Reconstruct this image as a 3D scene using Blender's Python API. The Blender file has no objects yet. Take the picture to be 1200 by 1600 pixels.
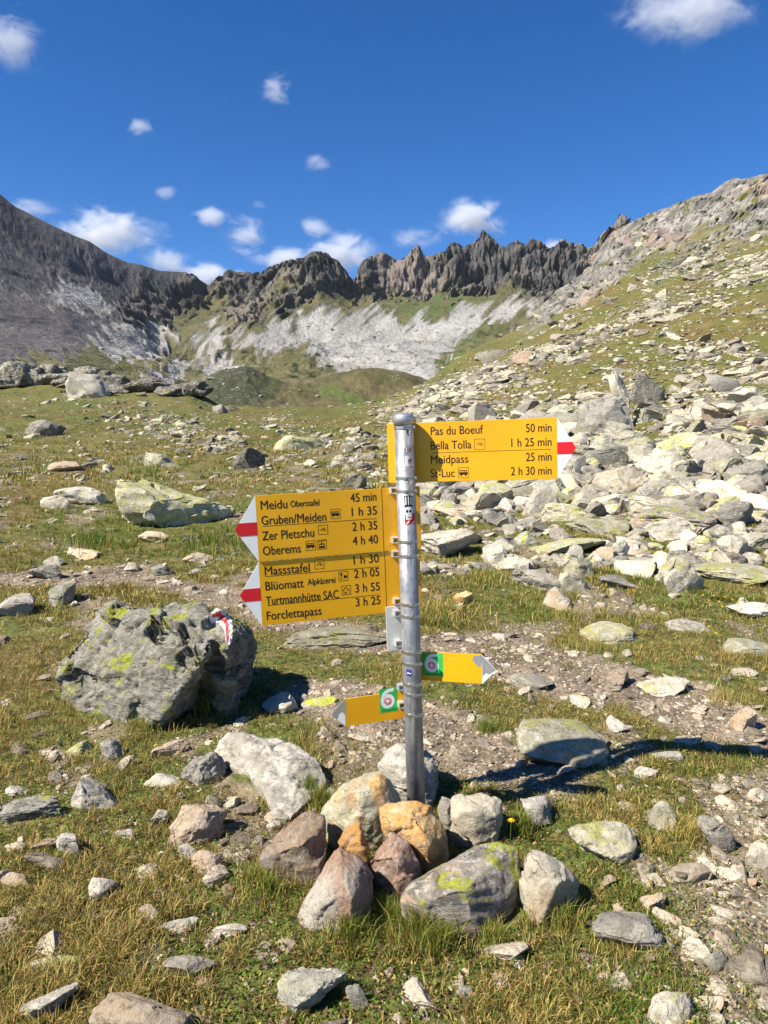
import bpy, bmesh, math, random
import numpy as np
from mathutils import Vector, Matrix
R = math.radians
random.seed(7)
rng = np.random.default_rng(7)
scene = bpy.context.scene
COL = scene.collection

# ------------------------------------------------------------------ camera, sky, sun, exposure
FPX, PITCH, EYE = 1110.0, R(7.2), 1.45          # focal length in photo pixels (1200x1600), downward pitch, eye height
cam_d = bpy.data.cameras.new('camera'); cam = bpy.data.objects.new('camera', cam_d); COL.objects.link(cam)
cam_d.sensor_width = 36; cam_d.lens = FPX/1600*36; cam_d.clip_start = .05; cam_d.clip_end = 30000
cam.location = (0, 0, EYE); cam.rotation_euler = (R(90)-PITCH, 0, 0)
scene.camera = cam
SUN_AZ, SUN_EL = R(62), R(46.5)                    # azimuth: to the left of straight behind the camera
SUN_DIR = Vector((-math.sin(SUN_AZ)*math.cos(SUN_EL), -math.cos(SUN_AZ)*math.cos(SUN_EL), math.sin(SUN_EL)))
w = bpy.data.worlds.new('World'); scene.world = w; w.use_nodes = True
nt = w.node_tree; nt.nodes.clear()
sky = nt.nodes.new('ShaderNodeTexSky'); sky.sky_type = 'NISHITA'; sky.sun_disc = False
sky.sun_elevation = SUN_EL; sky.sun_rotation = math.atan2(SUN_DIR.x, SUN_DIR.y)
sky.altitude = 2700; sky.air_density = 1.0; sky.dust_density = .35; sky.ozone_density = 3.0
bg = nt.nodes.new('ShaderNodeBackground'); bg.inputs[1].default_value = .060
wo = nt.nodes.new('ShaderNodeOutputWorld')
hs = nt.nodes.new('ShaderNodeHueSaturation'); hs.inputs['Saturation'].default_value = 1.34; hs.inputs['Hue'].default_value = .508; hs.inputs['Value'].default_value = 1.36
nt.links.new(sky.outputs[0], hs.inputs['Color']); nt.links.new(hs.outputs[0], bg.inputs[0]); nt.links.new(bg.outputs[0], wo.inputs[0])
sun_d = bpy.data.lights.new('sun', 'SUN'); sun_d.energy = 5.0; sun_d.angle = R(.53); sun_d.color = (1, .935, .83)
sun = bpy.data.objects.new('sun', sun_d); COL.objects.link(sun)
sun.rotation_euler = (-SUN_DIR).to_track_quat('-Z', 'Y').to_euler()
scene.view_settings.view_transform = 'Standard'; scene.view_settings.look = 'None'
scene.view_settings.exposure = 1.0; scene.view_settings.gamma = 1
scene.cycles.max_bounces = 5; scene.cycles.diffuse_bounces = 3; scene.cycles.volume_bounces = 2
scene.cycles.transparent_max_bounces = 8
scene.cycles.use_denoising = True; scene.cycles.denoiser = 'OPENIMAGEDENOISE'; scene.cycles.denoising_input_passes = 'RGB_ALBEDO_NORMAL'

# ------------------------------------------------------------------ numeric helpers
CP, SP = math.cos(PITCH), math.sin(PITCH)
def ray(px, py):
    """World direction through a photo pixel, scaled so that its y component is 1."""
    xc, yc = (px-600)/FPX, (800-py)/FPX
    d = np.array([xc, CP + yc*SP, yc*CP - SP])
    return d/d[1]
def at(px, py, Y):
    return np.array([0, 0, EYE]) + ray(px, py)*Y
def project(P):
    P = np.asarray(P, float); X, Y, Z = P[..., 0], P[..., 1], P[..., 2]-EYE
    dep = np.maximum(Y*CP - Z*SP, 1e-3); up = Z*CP + Y*SP
    return 600+FPX*X/dep, 800-FPX*up/dep
_perm = np.random.default_rng(3).permutation(256).astype(np.int64); _perm = np.concatenate([_perm, _perm, _perm])
_grad = np.random.default_rng(4).normal(size=(256, 3)); _grad /= np.linalg.norm(_grad, axis=1)[:, None]
def noise(P, seed=0):
    P = np.asarray(P, float) + seed*17.31
    i = np.floor(P).astype(np.int64); f = P-i; i &= 255
    u = f*f*f*(f*(f*6-15)+10)
    out = 0
    for dx in (0, 1):
        wx = u[..., 0] if dx else 1-u[..., 0]
        a = _perm[(i[..., 0]+dx) & 255]
        for dy in (0, 1):
            wy = u[..., 1] if dy else 1-u[..., 1]
            b = _perm[(a+i[..., 1]+dy) & 255]
            for dz in (0, 1):
                wz = u[..., 2] if dz else 1-u[..., 2]
                g = _grad[_perm[(b+i[..., 2]+dz) & 255]]
                out = out + wx*wy*wz*(g[..., 0]*(f[..., 0]-dx)+g[..., 1]*(f[..., 1]-dy)+g[..., 2]*(f[..., 2]-dz))
    return out*1.6
def fbm(P, octv=4, seed=0, gain=.5):
    s, a, P = 0, 1, np.asarray(P, float)
    for k in range(octv):
        s = s + a*noise(P, seed+k); P = P*2.03; a *= gain
    return s
def ridged(P, octv=4, seed=0, gain=.5):
    s, a, P = 0, 1, np.asarray(P, float)
    for k in range(octv):
        s = s + a*(1-2*np.abs(noise(P, seed+k))); P = P*2.07; a *= gain
    return s
def sstep(a, b, x):
    t = np.clip((x-a)/(b-a), 0, 1); return t*t*(3-2*t)
def xyz(x, y, z=0.):
    return np.stack(np.broadcast_arrays(x, y, z), -1).astype(float)

# ------------------------------------------------------------------ mesh helpers
def np_mesh(name, V, polys, smooth=True):
    """polys: list of integer arrays of shape (n, 3) or (n, 4)."""
    me = bpy.data.meshes.new(name)
    V = np.ascontiguousarray(V, np.float32)
    me.vertices.add(len(V)); me.vertices.foreach_set('co', V.ravel())
    flat = np.concatenate([p.ravel() for p in polys]).astype(np.int32)
    tot = np.concatenate([np.full(len(p), p.shape[1], np.int32) for p in polys])
    me.loops.add(len(flat)); me.loops.foreach_set('vertex_index', flat)
    me.polygons.add(len(tot)); me.polygons.foreach_set('loop_start', np.concatenate([[0], np.cumsum(tot)[:-1]]).astype(np.int32))
    me.polygons.foreach_set('loop_total', tot)
    me.polygons.foreach_set('use_smooth', np.full(len(tot), smooth))
    me.update(calc_edges=True)
    return me
def set_attr(me, name, arr):
    if arr.ndim == 1:
        a = me.attributes.new(name, 'FLOAT', 'POINT'); a.data.foreach_set('value', np.ascontiguousarray(arr, np.float32))
    else:
        a = me.attributes.new(name, 'FLOAT_COLOR', 'POINT')
        if arr.shape[1] == 3: arr = np.concatenate([arr, np.ones((len(arr), 1))], 1)
        a.data.foreach_set('color', np.ascontiguousarray(arr, np.float32).ravel())
def link(name, me, mats=None, parent=None):
    o = bpy.data.objects.new(name, me); COL.objects.link(o)
    if mats:
        for m in (mats if isinstance(mats, (list, tuple)) else [mats]): me.materials.append(m)
    if parent: o.parent = parent
    return o
def tag(o, label=None, cat=None, group=None, kind=None):
    for k, v in (('label', label), ('category', cat), ('group', group), ('kind', kind)):
        if v: o[k] = v
    return o
def grid_faces(nr, nc):
    i = np.arange(nr-1)[:, None]*nc + np.arange(nc-1)[None]
    return np.stack([i, i+1, i+nc+1, i+nc], -1).reshape(-1, 4)

# ------------------------------------------------------------------ material helpers
class NT:
    def __init__(s, name):
        s.m = bpy.data.materials.new(name); s.m.use_nodes = True; s.t = s.m.node_tree
        s.b = s.t.nodes['Principled BSDF']; s.out = s.t.nodes['Material Output']
        s.b.inputs['Roughness'].default_value = .85; s.b.inputs['Specular IOR Level'].default_value = .25
    def n(s, typ, **kw):
        x = s.t.nodes.new(typ)
        for k, v in kw.items(): setattr(x, k, v)
        return x
    def l(s, a, b): s.t.links.new(a, b)
    def put(s, sock, v):
        if isinstance(v, bpy.types.NodeSocket): s.l(v, sock)
        elif isinstance(v, (tuple, list)): sock.default_value = (*v, 1) if len(v) == 3 and len(sock.default_value) == 4 else v
        else: sock.default_value = v
    def pos(s): return s.n('ShaderNodeNewGeometry').outputs['Position']
    def noise(s, scale, det=4, rough=.55, vec=None, dist=0., seed=0.):
        x = s.n('ShaderNodeTexNoise'); x.inputs['Scale'].default_value = scale; x.inputs['Detail'].default_value = det
        x.inputs['Roughness'].default_value = rough; x.inputs['Distortion'].default_value = dist
        v = vec if vec is not None else s.pos()
        if seed:
            a = s.n('ShaderNodeVectorMath', operation='ADD'); s.l(v, a.inputs[0]); a.inputs[1].default_value = (seed, seed*1.7, seed*.6); v = a.outputs[0]
        s.l(v, x.inputs['Vector']); return x.outputs['Fac']
    def ramp(s, fac, a, b, lo=0., hi=1.):
        x = s.n('ShaderNodeMapRange', interpolation_type='SMOOTHSTEP'); s.put(x.inputs['Value'], fac)
        for i, v in zip((1, 2, 3, 4), (a, b, lo, hi)): x.inputs[i].default_value = v
        return x.outputs[0]
    def mix(s, fac, a, b, mode='MIX'):
        x = s.n('ShaderNodeMix', data_type='RGBA', blend_type=mode)
        s.put(x.inputs[0], fac); s.put(x.inputs[6], a); s.put(x.inputs[7], b); return x.outputs[2]
    def math(s, op, a, b=0., clamp=False):
        x = s.n('ShaderNodeMath', operation=op, use_clamp=clamp); s.put(x.inputs[0], a); s.put(x.inputs[1], b); return x.outputs[0]
    def attr(s, name, out='Fac'):
        x = s.n('ShaderNodeAttribute', attribute_name=name); return x.outputs[out]
    def bump(s, h, strength=.5, dist=.01, prev=None):
        x = s.n('ShaderNodeBump'); s.put(x.inputs['Strength'], strength); x.inputs['Distance'].default_value = dist
        s.l(h, x.inputs['Height'])
        if prev is not None: s.l(prev, x.inputs['Normal'])
        return x.outputs[0]
    def base(s, c): s.put(s.b.inputs['Base Color'], c)
    def normal(s, n): s.l(n, s.b.inputs['Normal'])
def plain(name, col, rough=.5, metal=0., spec=.4, bumpy=0., var=.06, scale=40):
    t = NT(name)
    f = t.noise(scale, 5)
    t.base(t.mix(t.ramp(f, .3, .7), tuple(c*(1-var) for c in col), tuple(min(1, c*(1+var)) for c in col)))
    t.b.inputs['Roughness'].default_value = rough; t.b.inputs['Metallic'].default_value = metal; t.b.inputs['Specular IOR Level'].default_value = spec
    if bumpy: t.normal(t.bump(t.noise(scale*3, 3), bumpy, .002))
    return t.m

def rock_mat(name, A, B, C=None, lichen=.5, lich_col=(.42, .42, .05), s=1., strat=0., pale=.4, dark=.5, var=.35, tint=False, rust=None, lich_a=.9):
    """Weathered mountain rock: two body colours, crusty pale lichen, yellow-green lichen spots, dark pits, fine grain."""
    wm = (.93, .875, .80); A, B = tuple(v*k_ for v, k_ in zip(A, wm)), tuple(v*k_ for v, k_ in zip(B, wm)); C = C and tuple(v*k_ for v, k_ in zip(C, wm))
    t = NT(name); p = t.pos()
    if strat:
        mp = t.n('ShaderNodeMapping'); mp.inputs['Scale'].default_value = (1, 1, strat); mp.inputs['Rotation'].default_value = (.35, .5, 0); t.l(p, mp.inputs[0]); q = mp.outputs[0]
    else: q = p
    rnd = t.n('ShaderNodeObjectInfo').outputs['Random'] if not tint else t.attr('rnd')
    c = t.mix(t.ramp(t.noise(5*s, 6, .65, q, .6), .36, .64), A, B)
    if C: c = t.mix(t.ramp(t.noise(3.1*s, 4, .6, q, .8, 4.2), .5, .66), c, C)
    if rust: c = t.mix(t.ramp(t.noise(2.3*s, 5, .6, q, .5, 9.1), .46, .62), c, rust)
    c = t.mix(t.math('MULTIPLY', t.ramp(t.noise(17*s, 5, .7, p, .3, 2.3), .5, .62), pale), c, (.46, .44, .385))       # pale crust
    c = t.mix(t.math('MULTIPLY', t.ramp(t.noise(44*s, 4, .7, q, 0, 7.7), .52, .68), dark), c, tuple(v*.22 for v in A))  # pits
    c = t.mix(t.math('MULTIPLY', t.ramp(t.noise(130*s, 4, .65, p), .35, .65), .6), c, (.66, .64, .60), 'OVERLAY')
    vo = t.n('ShaderNodeTexVoronoi', feature='DISTANCE_TO_EDGE'); vo.inputs['Scale'].default_value = 4.2*s
    wv = t.n('ShaderNodeVectorMath', operation='ADD'); nz = t.n('ShaderNodeTexNoise'); nz.inputs['Scale'].default_value = 6*s; nz.inputs['Detail'].default_value = 6; t.l(q, nz.inputs['Vector'])
    vs = t.n('ShaderNodeVectorMath', operation='SCALE'); vs.inputs['Scale'].default_value = .55/s; t.l(nz.outputs['Color'], vs.inputs[0]); t.l(q, wv.inputs[0]); t.l(vs.outputs[0], wv.inputs[1]); t.l(wv.outputs[0], vo.inputs['Vector'])
    crk = t.math('MULTIPLY', t.ramp(vo.outputs['Distance'], .002, .020, 1., 0.), t.ramp(t.noise(3.4*s, 3, .6, p, 0, 3.3), .50, .64))
    c = t.mix(t.math('MULTIPLY', crk, .55), c, tuple(v*.16 for v in A))
    if lichen:
        up = t.n('ShaderNodeSeparateXYZ'); g = t.n('ShaderNodeNewGeometry'); t.l(g.outputs['Normal'], up.inputs[0])
        lf = t.math('ADD', t.noise(7*s, 7, .72, p, .2, 5.5), t.math('MULTIPLY', up.outputs[2], .05))
        lf = t.math('ADD', lf, t.math('MULTIPLY', t.math('SUBTRACT', rnd, .5), .10))
        c = t.mix(t.math('MULTIPLY', t.ramp(lf, .70-.13*lichen, .75-.12*lichen), lich_a), c, t.mix(t.noise(60*s, 3), tuple(v*.62 for v in lich_col), tuple(v*1.15 for v in lich_col)))
    bri = t.n('ShaderNodeHueSaturation'); t.l(c, bri.inputs['Color']); t.l(t.ramp(rnd, 0, 1, 1-var, 1+var*.7), bri.inputs['Value'])
    t.base(bri.outputs[0])
    h1 = t.noise(14*s, 8, .68, q, .3); h2 = t.noise(90*s, 4, .7, p)
    t.normal(t.bump(h2, .8, .004/s, t.bump(t.math('SUBTRACT', h1, t.math('MULTIPLY', crk, .35)), 1., .020/s)))
    t.b.inputs['Roughness'].default_value = .9; t.b.inputs['Specular IOR Level'].default_value = .2
    return t.m
M = {}
M['pale'] = rock_mat('pale_gneiss', (.345, .335, .295), (.44, .42, .37), lichen=.8, lich_col=(.31, .31, .10), pale=.6, lich_a=.7)
M['grey'] = rock_mat('grey_gneiss', (.27, .265, .24), (.39, .38, .345), lichen=.35, strat=3, pale=.7, lich_col=(.32, .32, .06), lich_a=.8)
M['green'] = rock_mat('greenish_schist', (.225, .235, .205), (.36, .36, .318), C=(.42, .425, .38), lichen=.8, lich_col=(.44, .46, .04), strat=4, pale=.55, dark=.75)
M['bigboulder'] = rock_mat('boulder_schist', (.225, .235, .205), (.36, .36, .318), C=(.42, .425, .38), lichen=1.3, lich_col=(.44, .46, .04), strat=4, pale=.55, dark=.75)
M['block'] = rock_mat('pale_block', (.27, .268, .228), (.385, .372, .312), C=(.22, .215, .175), lichen=.6, lich_col=(.33, .33, .10), pale=.6, lich_a=.7)
M['lichen'] = rock_mat('lichen_covered_rock', (.26, .26, .20), (.37, .36, .27), lichen=1.15, lich_col=(.32, .32, .08), pale=.6, lich_a=.7)
M['tan'] = rock_mat('tan_rock', (.40, .31, .22), (.47, .40, .32), lichen=.1, pale=.35)
M['dark'] = rock_mat('dark_schist', (.12, .12, .112), (.23, .225, .20), lichen=.3, strat=4, pale=.5, dark=.7)
M['orange'] = rock_mat('orange_quartzite', (.58, .34, .12), (.66, .48, .26), C=(.50, .47, .41), lichen=0, pale=.35, dark=.35, s=1.3, rust=(.50, .27, .09))
M['brown'] = rock_mat('brown_gneiss', (.27, .205, .15), (.37, .30, .235), C=(.33, .31, .28), lichen=.3, pale=.45, s=1.4, rust=(.30, .19, .12))
M['maroon'] = rock_mat('maroon_gneiss', (.17, .115, .09), (.27, .19, .15), C=(.33, .28, .23), lichen=.15, pale=.4, s=1.8, rust=(.24, .14, .10))
M['pink'] = rock_mat('pinkish_gneiss', (.44, .41, .365), (.52, .50, .46), C=(.44, .28, .20), lichen=.75, lich_col=(.50, .50, .02), pale=.4, s=1.3, rust=(.37, .235, .16))
M['rustgreen'] = rock_mat('green_and_rust_schist', (.24, .26, .20), (.36, .37, .29), C=(.40, .25, .10), lichen=.15, pale=.4, s=1.2, rust=(.30, .17, .08))
M['layered'] = rock_mat('layered_grey_gneiss', (.13, .125, .115), (.26, .245, .22), C=(.36, .25, .19), lichen=.8, lich_col=(.25, .27, .03), strat=7, pale=.55, s=1.4)
M['cream'] = rock_mat('cream_quartzite', (.54, .505, .41), (.62, .59, .50), C=(.48, .39, .27), lichen=0, pale=.2, dark=.25, s=1.2)
M['tinted'] = rock_mat('weathered_stone', (.265, .26, .225), (.385, .37, .32), C=(.34, .28, .22), lichen=.75, lich_col=(.32, .32, .09), pale=.5, var=.45, tint=True)

# ------------------------------------------------------------------ terrain: near ground
def g_of(y): return math.tan(math.atan((800-y)/FPX)-PITCH)
def curve(pts):
    """[(photo x, photo y, distance)] -> sorted arrays (u = X/Y, Z, Y)"""
    out = []
    for x, y, Y in pts:
        g = g_of(y); out.append(((x-600)/FPX*(CP-g*SP), g*Y, Y))
    return np.array(sorted(out)).T
CREST = [(-900, 500, 110), (-300, 545, 90), (0, 598, 80), (150, 600, 75), (300, 610, 70), (340, 633, 66), (420, 639, 64), (520, 640, 64), (600, 632, 66), (640, 612, 75), (700, 573, 100),
         (742, 548, 115), (785, 530, 125), (825, 513, 130), (846, 482, 140), (883, 453, 150), (900, 442, 152), (925, 424, 155), (933, 405, 158), (950, 381, 160), (987, 361, 160), (1013, 352, 156),
         (1037, 348, 153), (1060, 336, 150), (1083, 325, 148), (1112, 316, 145), (1124, 304, 143), (1142, 297, 140), (1171, 293, 138), (1200, 287, 135), (1350, 250, 130), (1900, 180, 125)]
def flat_y(Y, z): return 800-FPX*math.tan(math.atan((z-EYE)/Y)+PITCH)
NEAR = [
    curve([(x, flat_y(.5, 0), .5) for x in (-4000, 4000)]),
    curve([(x, flat_y(4.0, 0), 4.) for x in (-4000, 4000)]),
    curve([(-900, 838, 8), (0, 846, 8), (600, 848, 8), (1000, 836, 8), (1200, 828, 8), (1900, 800, 8)]),
    curve([(-900, 730, 14), (0, 742, 14), (600, 748, 14), (850, 742, 14), (1000, 732, 14), (1200, 716, 14), (1900, 640, 14)]),
    curve([(-900, 660, 25), (0, 690, 25), (300, 690, 25), (520, 692, 25), (640, 683, 25), (700, 673, 25), (800, 656, 25), (900, 640, 25), (1000, 620, 25), (1100, 604, 25), (1200, 588, 25), (1900, 440, 25)]),
    curve([(-900, 590, 45), (-300, 625, 45), (0, 640, 45), (300, 650, 45), (520, 657, 45), (600, 652, 45), (640, 640, 45), (700, 616, 45), (785, 586, 45), (846, 565, 45), (900, 545, 45), (1000, 510, 45), (1100, 480, 45), (1200, 450, 45), (1900, 280, 45)]),
    curve([(-900, 530, 85), (-300, 570, 75), (0, 612, 68), (150, 612, 66), (300, 622, 60), (340, 638, 58), (420, 643, 57), (520, 644, 57), (600, 638, 58), (640, 620, 64), (700, 588, 80), (785, 553, 90),
           (846, 520, 95), (900, 492, 97), (950, 466, 98), (1000, 442, 98), (1100, 402, 97), (1200, 368, 95), (1900, 210, 92)]),
    curve(CREST)]
US = np.unique(np.concatenate([np.linspace(-1.6, 1.6, 900), np.linspace(-6, -1.6, 20), np.linspace(1.6, 6, 20)]))
LY = np.linspace(math.log(.5), math.log(260), 420)
def pchip(x, y, q):
    h = np.diff(x); d = np.diff(y)/h; m = np.zeros_like(y)
    for i in range(1, len(x)-1):
        if d[i-1]*d[i] > 0:
            w1, w2 = 2*h[i]+h[i-1], h[i]+2*h[i-1]; m[i] = (w1+w2)/(w1/d[i-1]+w2/d[i])
    m[0], m[-1] = d[0], d[-1]
    k = np.clip(np.searchsorted(x, q)-1, 0, len(x)-2); t = (q-x[k])/h[k]
    return ((2*t**3-3*t**2+1)*y[k] + (t**3-2*t**2+t)*h[k]*m[k] + (-2*t**3+3*t**2)*y[k+1] + (t**3-t**2)*h[k]*m[k+1])
def table(curves, us, ly, tail):
    T = np.zeros((len(us), len(ly)))
    Zs = [np.interp(us, c[0], c[1]) for c in curves]; Ys = [np.interp(us, c[0], c[2]) for c in curves]
    for i in range(len(us)):
        ys = [a[i] for a in Ys]; zs = [a[i] for a in Zs]
        for f, dz, absz in tail:
            ys.append(Ys[-1][i]*f); zs.append(min(zs[-1], Zs[-1][i]+dz) if absz is None else min(absz, zs[-1]-1))
        T[i] = pchip(np.log(np.array(ys)), np.array(zs), ly) + EYE
    return T
TN = table(NEAR, US, LY, [(1.12, -6, None), (1.35, -22, None), (1.7, 0, -35), (4, 0, -50)])
def bilin(T, us, ly, u, l):
    iu = np.clip(np.searchsorted(us, u)-1, 0, len(us)-2); fu = np.clip((u-us[iu])/(us[iu+1]-us[iu]), 0, 1)
    s = (np.clip(l, ly[0], ly[-1])-ly[0])/(ly[1]-ly[0]); il = np.clip(s.astype(int), 0, len(ly)-2); fl = s-il
    return (T[iu, il]*(1-fl)+T[iu, il+1]*fl)*(1-fu) + (T[iu+1, il]*(1-fl)+T[iu+1, il+1]*fl)*fu
def ground_z(x, y, fine=True):
    x, y = np.broadcast_arrays(np.asarray(x, float), np.asarray(y, float))
    ye = np.maximum(y, 1.)
    z = bilin(TN, US, LY, x/ye, np.log(ye))
    P = xyz(x, y)
    z = z + .035*fbm(P/1.3, 3, 1) + sstep(6, 16, y)*.16*fbm(P/5, 3, 5) + sstep(30, 80, y)*.7*fbm(P/22, 3, 9)*np.clip(1-.0*y, 0, 1)
    if fine: z = z + .016*fbm(P/.22, 3, 13) + sstep(8, 25, y)*.10*fbm(P/1.2, 2, 15)
    return z
def hit(px, py):
    """Where the ray through a photo pixel meets the near ground."""
    Y = np.exp(np.linspace(math.log(.9), math.log(200), 2500)); d = ray(px, py)
    dz = EYE+d[2]*Y - ground_z(d[0]*Y, Y, False)
    k = int(np.argmax(dz < 0))
    if dz[k] >= 0: k = len(Y)-1
    return np.array([d[0]*Y[k], Y[k], EYE+d[2]*Y[k]])
# the bare trail and other trodden soil, as world polylines found from the photo
TRAILS = [([(-250, 915), (60, 905), (220, 905), (330, 925), (430, 965), (560, 1000), (660, 1010), (760, 1035), (860, 1060), (980, 1085), (1100, 1120), (1230, 1160), (1500, 1230)], .26),
          ([(700, 1000), (800, 1000), (900, 1035), (1000, 1070), (1100, 1090)], .16),
          ([(520, 1090), (600, 1120), (700, 1140), (760, 1180), (860, 1220)], .26), ([(560, 1160), (580, 1200)], .2),
          ([(1210, 1260), (1130, 1400), (1150, 1500), (1230, 1650)], .17), ([(960, 1330), (1050, 1380), (1130, 1420)], .10)]
TRAILW = [(np.array([hit(*p)[:2] for p in pl]), wd) for pl, wd in TRAILS]
def seg_dist(x, y, pl):
    best = np.full(x.shape, 1e9)
    for a, b in zip(pl[:-1], pl[1:]):
        d = b-a; t = np.clip(((x-a[0])*d[0]+(y-a[1])*d[1])/(d@d), 0, 1)
        best = np.minimum(best, np.hypot(x-a[0]-t*d[0], y-a[1]-t*d[1]))
    return best
def dirt_mask(x, y):
    x, y = np.broadcast_arrays(np.asarray(x, float), np.asarray(y, float))
    m = np.zeros(x.shape); P = xyz(x, y)
    n1 = fbm(P/.55, 4, 21)*.55
    for k, (pl, wd) in enumerate(TRAILW):
        lw = .74*wd*(1+.05*np.maximum(y-3, 0))
        d = seg_dist(x, y, pl)/lw
        m = np.maximum(m, (1-sstep(.75, 1.5, d+n1))*(1 if k < 3 else .8))
    bare = sstep(.30, .55, fbm(P/.8, 4, 33)+.25*noise(P/.2, 35))*.75*(1-sstep(12, 30, y))
    return np.maximum(m, bare)
def rock_mask(x, y, z):
    px, py = project(xyz(x, y, z))
    sk = np.interp(px, [p_[0] for p_ in CREST], [p_[1] for p_ in CREST])
    m = sstep(-12, 14, sk+44+np.clip((px-900)*.10, 0, 30)-py + 75*fbm(xyz(x, y, z)/15, 4, 41))*sstep(800, 860, px)*sstep(88, 102, y)
    m2 = sstep(.25, .5, fbm(xyz(x, y, z)/9, 4, 45))*sstep(50, 90, y)*sstep(700, 780, px)*.8
    return m

yrows = np.concatenate([np.linspace(-14, .9, 60), np.exp(np.linspace(math.log(1.), math.log(255), 860))])
ucols = np.unique(np.concatenate([np.linspace(-.72, .72, 520), np.linspace(-4, -.72, 70), np.linspace(.72, 4, 70)]))
yy = np.repeat(yrows[:, None], len(ucols), 1)
wdt = np.where(yy >= 1, yy, 1+.7*(1-yy)); xx = ucols[None]*wdt
zz = ground_z(xx, yy)
rm = rock_mask(xx, yy, zz)
PP = xyz(xx, yy, zz)
cr = ridged(np.stack([xx/11+zz/9, yy/15, zz/5+xx/12], -1), 5, 51, .6)
lift = rm*sstep(70, 110, yy)*(cr-.6)
lift = rm*sstep(70, 110, yy)*(cr-1.25+.5*fbm(np.stack([xx/30, yy/30, (zz+.25*xx)/3], -1), 3, 52)); zz2 = zz + .28*lift; yy2 = yy - 2.2*lift
GV = xyz(xx, yy2, zz2).reshape(-1, 3)
gme = np_mesh('ground', GV, [grid_faces(len(yrows), len(ucols))])
set_attr(gme, 'dirt', dirt_mask(xx, yy).ravel()); set_attr(gme, 'rock', rm.ravel())
t = NT('alpine_turf'); p = t.pos()
turf = t.mix(t.ramp(t.noise(1.1, 5, .6), .36, .64), (.125, .128, .024), (.215, .17, .048))
turf = t.mix(t.ramp(t.noise(.16, 5, .65, seed=3.3), .42, .62), turf, (.105, .14, .022))
turf = t.mix(t.ramp(t.noise(.35, 4, .6, seed=8.3), .52, .68), turf, (.165, .105, .028))
turf = t.mix(t.ramp(t.noise(26, 4, .7), .35, .7), turf, (.035, .032, .010))
turf = t.mix(t.math('MULTIPLY', t.ramp(t.noise(7, 5, .7, seed=1.2), .5, .7), .6), turf, (.24, .17, .07))
soil = t.mix(t.ramp(t.noise(9, 6, .7), .35, .65), (.125, .092, .060), (.25, .19, .128))
soil = t.mix(t.ramp(t.noise(70, 4, .7), .5, .7), soil, (.42, .345, .265))
soil = t.mix(t.math('MULTIPLY', t.ramp(t.noise(1.7, 4, .6, seed=5), .5, .65), .6), soil, (.075, .052, .036))
c = t.mix(t.attr('dirt'), turf, soil)
rc = t.mix(t.ramp(t.noise(.25, 8, .72, None, .6), .38, .62), (.10, .095, .085), (.29, .265, .23))
rc = t.mix(t.ramp(t.noise(1.1, 6, .7, seed=2), .52, .62), rc, (.045, .045, .042))
rc = t.mix(t.math('MULTIPLY', t.ramp(t.noise(.09, 5, .6, seed=6), .56, .66), .5), rc, (.30, .20, .14))
rc = t.mix(t.ramp(t.noise(.3, 6, .7, seed=12), .54, .62), rc, (.085, .085, .02))
t.base(t.mix(t.attr('rock'), c, rc))
t.normal(t.bump(t.noise(45, 5, .7), .7, .012, t.bump(t.noise(.6, 7, .7), .5, .4)))
ground = link('ground', gme, t.m); tag(ground, kind='structure')

# ------------------------------------------------------------------ terrain: the cirque behind
SKYL = [(-900, 60, 900), (-300, 160, 1000), (-100, 258, 1060), (0, 305, 1100), (25, 325, 1110), (65, 345, 1130), (100, 362, 1150), (140, 378, 1180), (155, 388, 1190), (170, 398, 1200), (200, 411, 1220), (220, 414, 1235),
        (250, 424, 1260), (290, 426, 1290), (305, 430, 1300), (318, 442, 1310), (328, 445, 1320), (340, 437, 1320), (360, 427, 1320), (380, 428, 1315), (410, 429, 1300), (425, 422, 1280), (440, 414, 1260),
        (460, 409, 1240), (480, 401, 1230), (502, 394, 1230), (510, 397, 1230), (525, 407, 1240), (540, 422, 1250), (550, 439, 1265), (555, 440, 1270), (560, 420, 1275), (565, 408, 1280), (582, 398, 1285),
        (596, 391, 1290), (617, 400, 1290), (627, 405, 1290), (637, 397, 1290), (643, 388, 1290), (653, 379, 1290), (660, 391, 1290), (666, 400, 1290), (681, 397, 1290), (695, 394, 1290), (701, 382, 1290),
        (710, 375, 1290), (727, 378, 1290), (748, 372, 1290), (757, 356, 1290), (765, 359, 1290), (780, 376, 1290), (792, 382, 1290), (806, 378, 1290), (818, 388, 1290), (830, 373, 1290), (838, 379, 1290),
        (850, 388, 1285), (862, 391, 1280), (873, 379, 1275), (880, 368, 1270), (888, 380, 1265), (908, 378, 1260), (920, 384, 1255), (932, 379, 1250), (943, 362, 1240), (961, 350, 1230), (967, 337, 1230),
        (975, 338, 1225), (981, 350, 1220), (996, 355, 1210), (1030, 365, 1200), (1200, 350, 1150), (1900, 300, 1000)]
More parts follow.
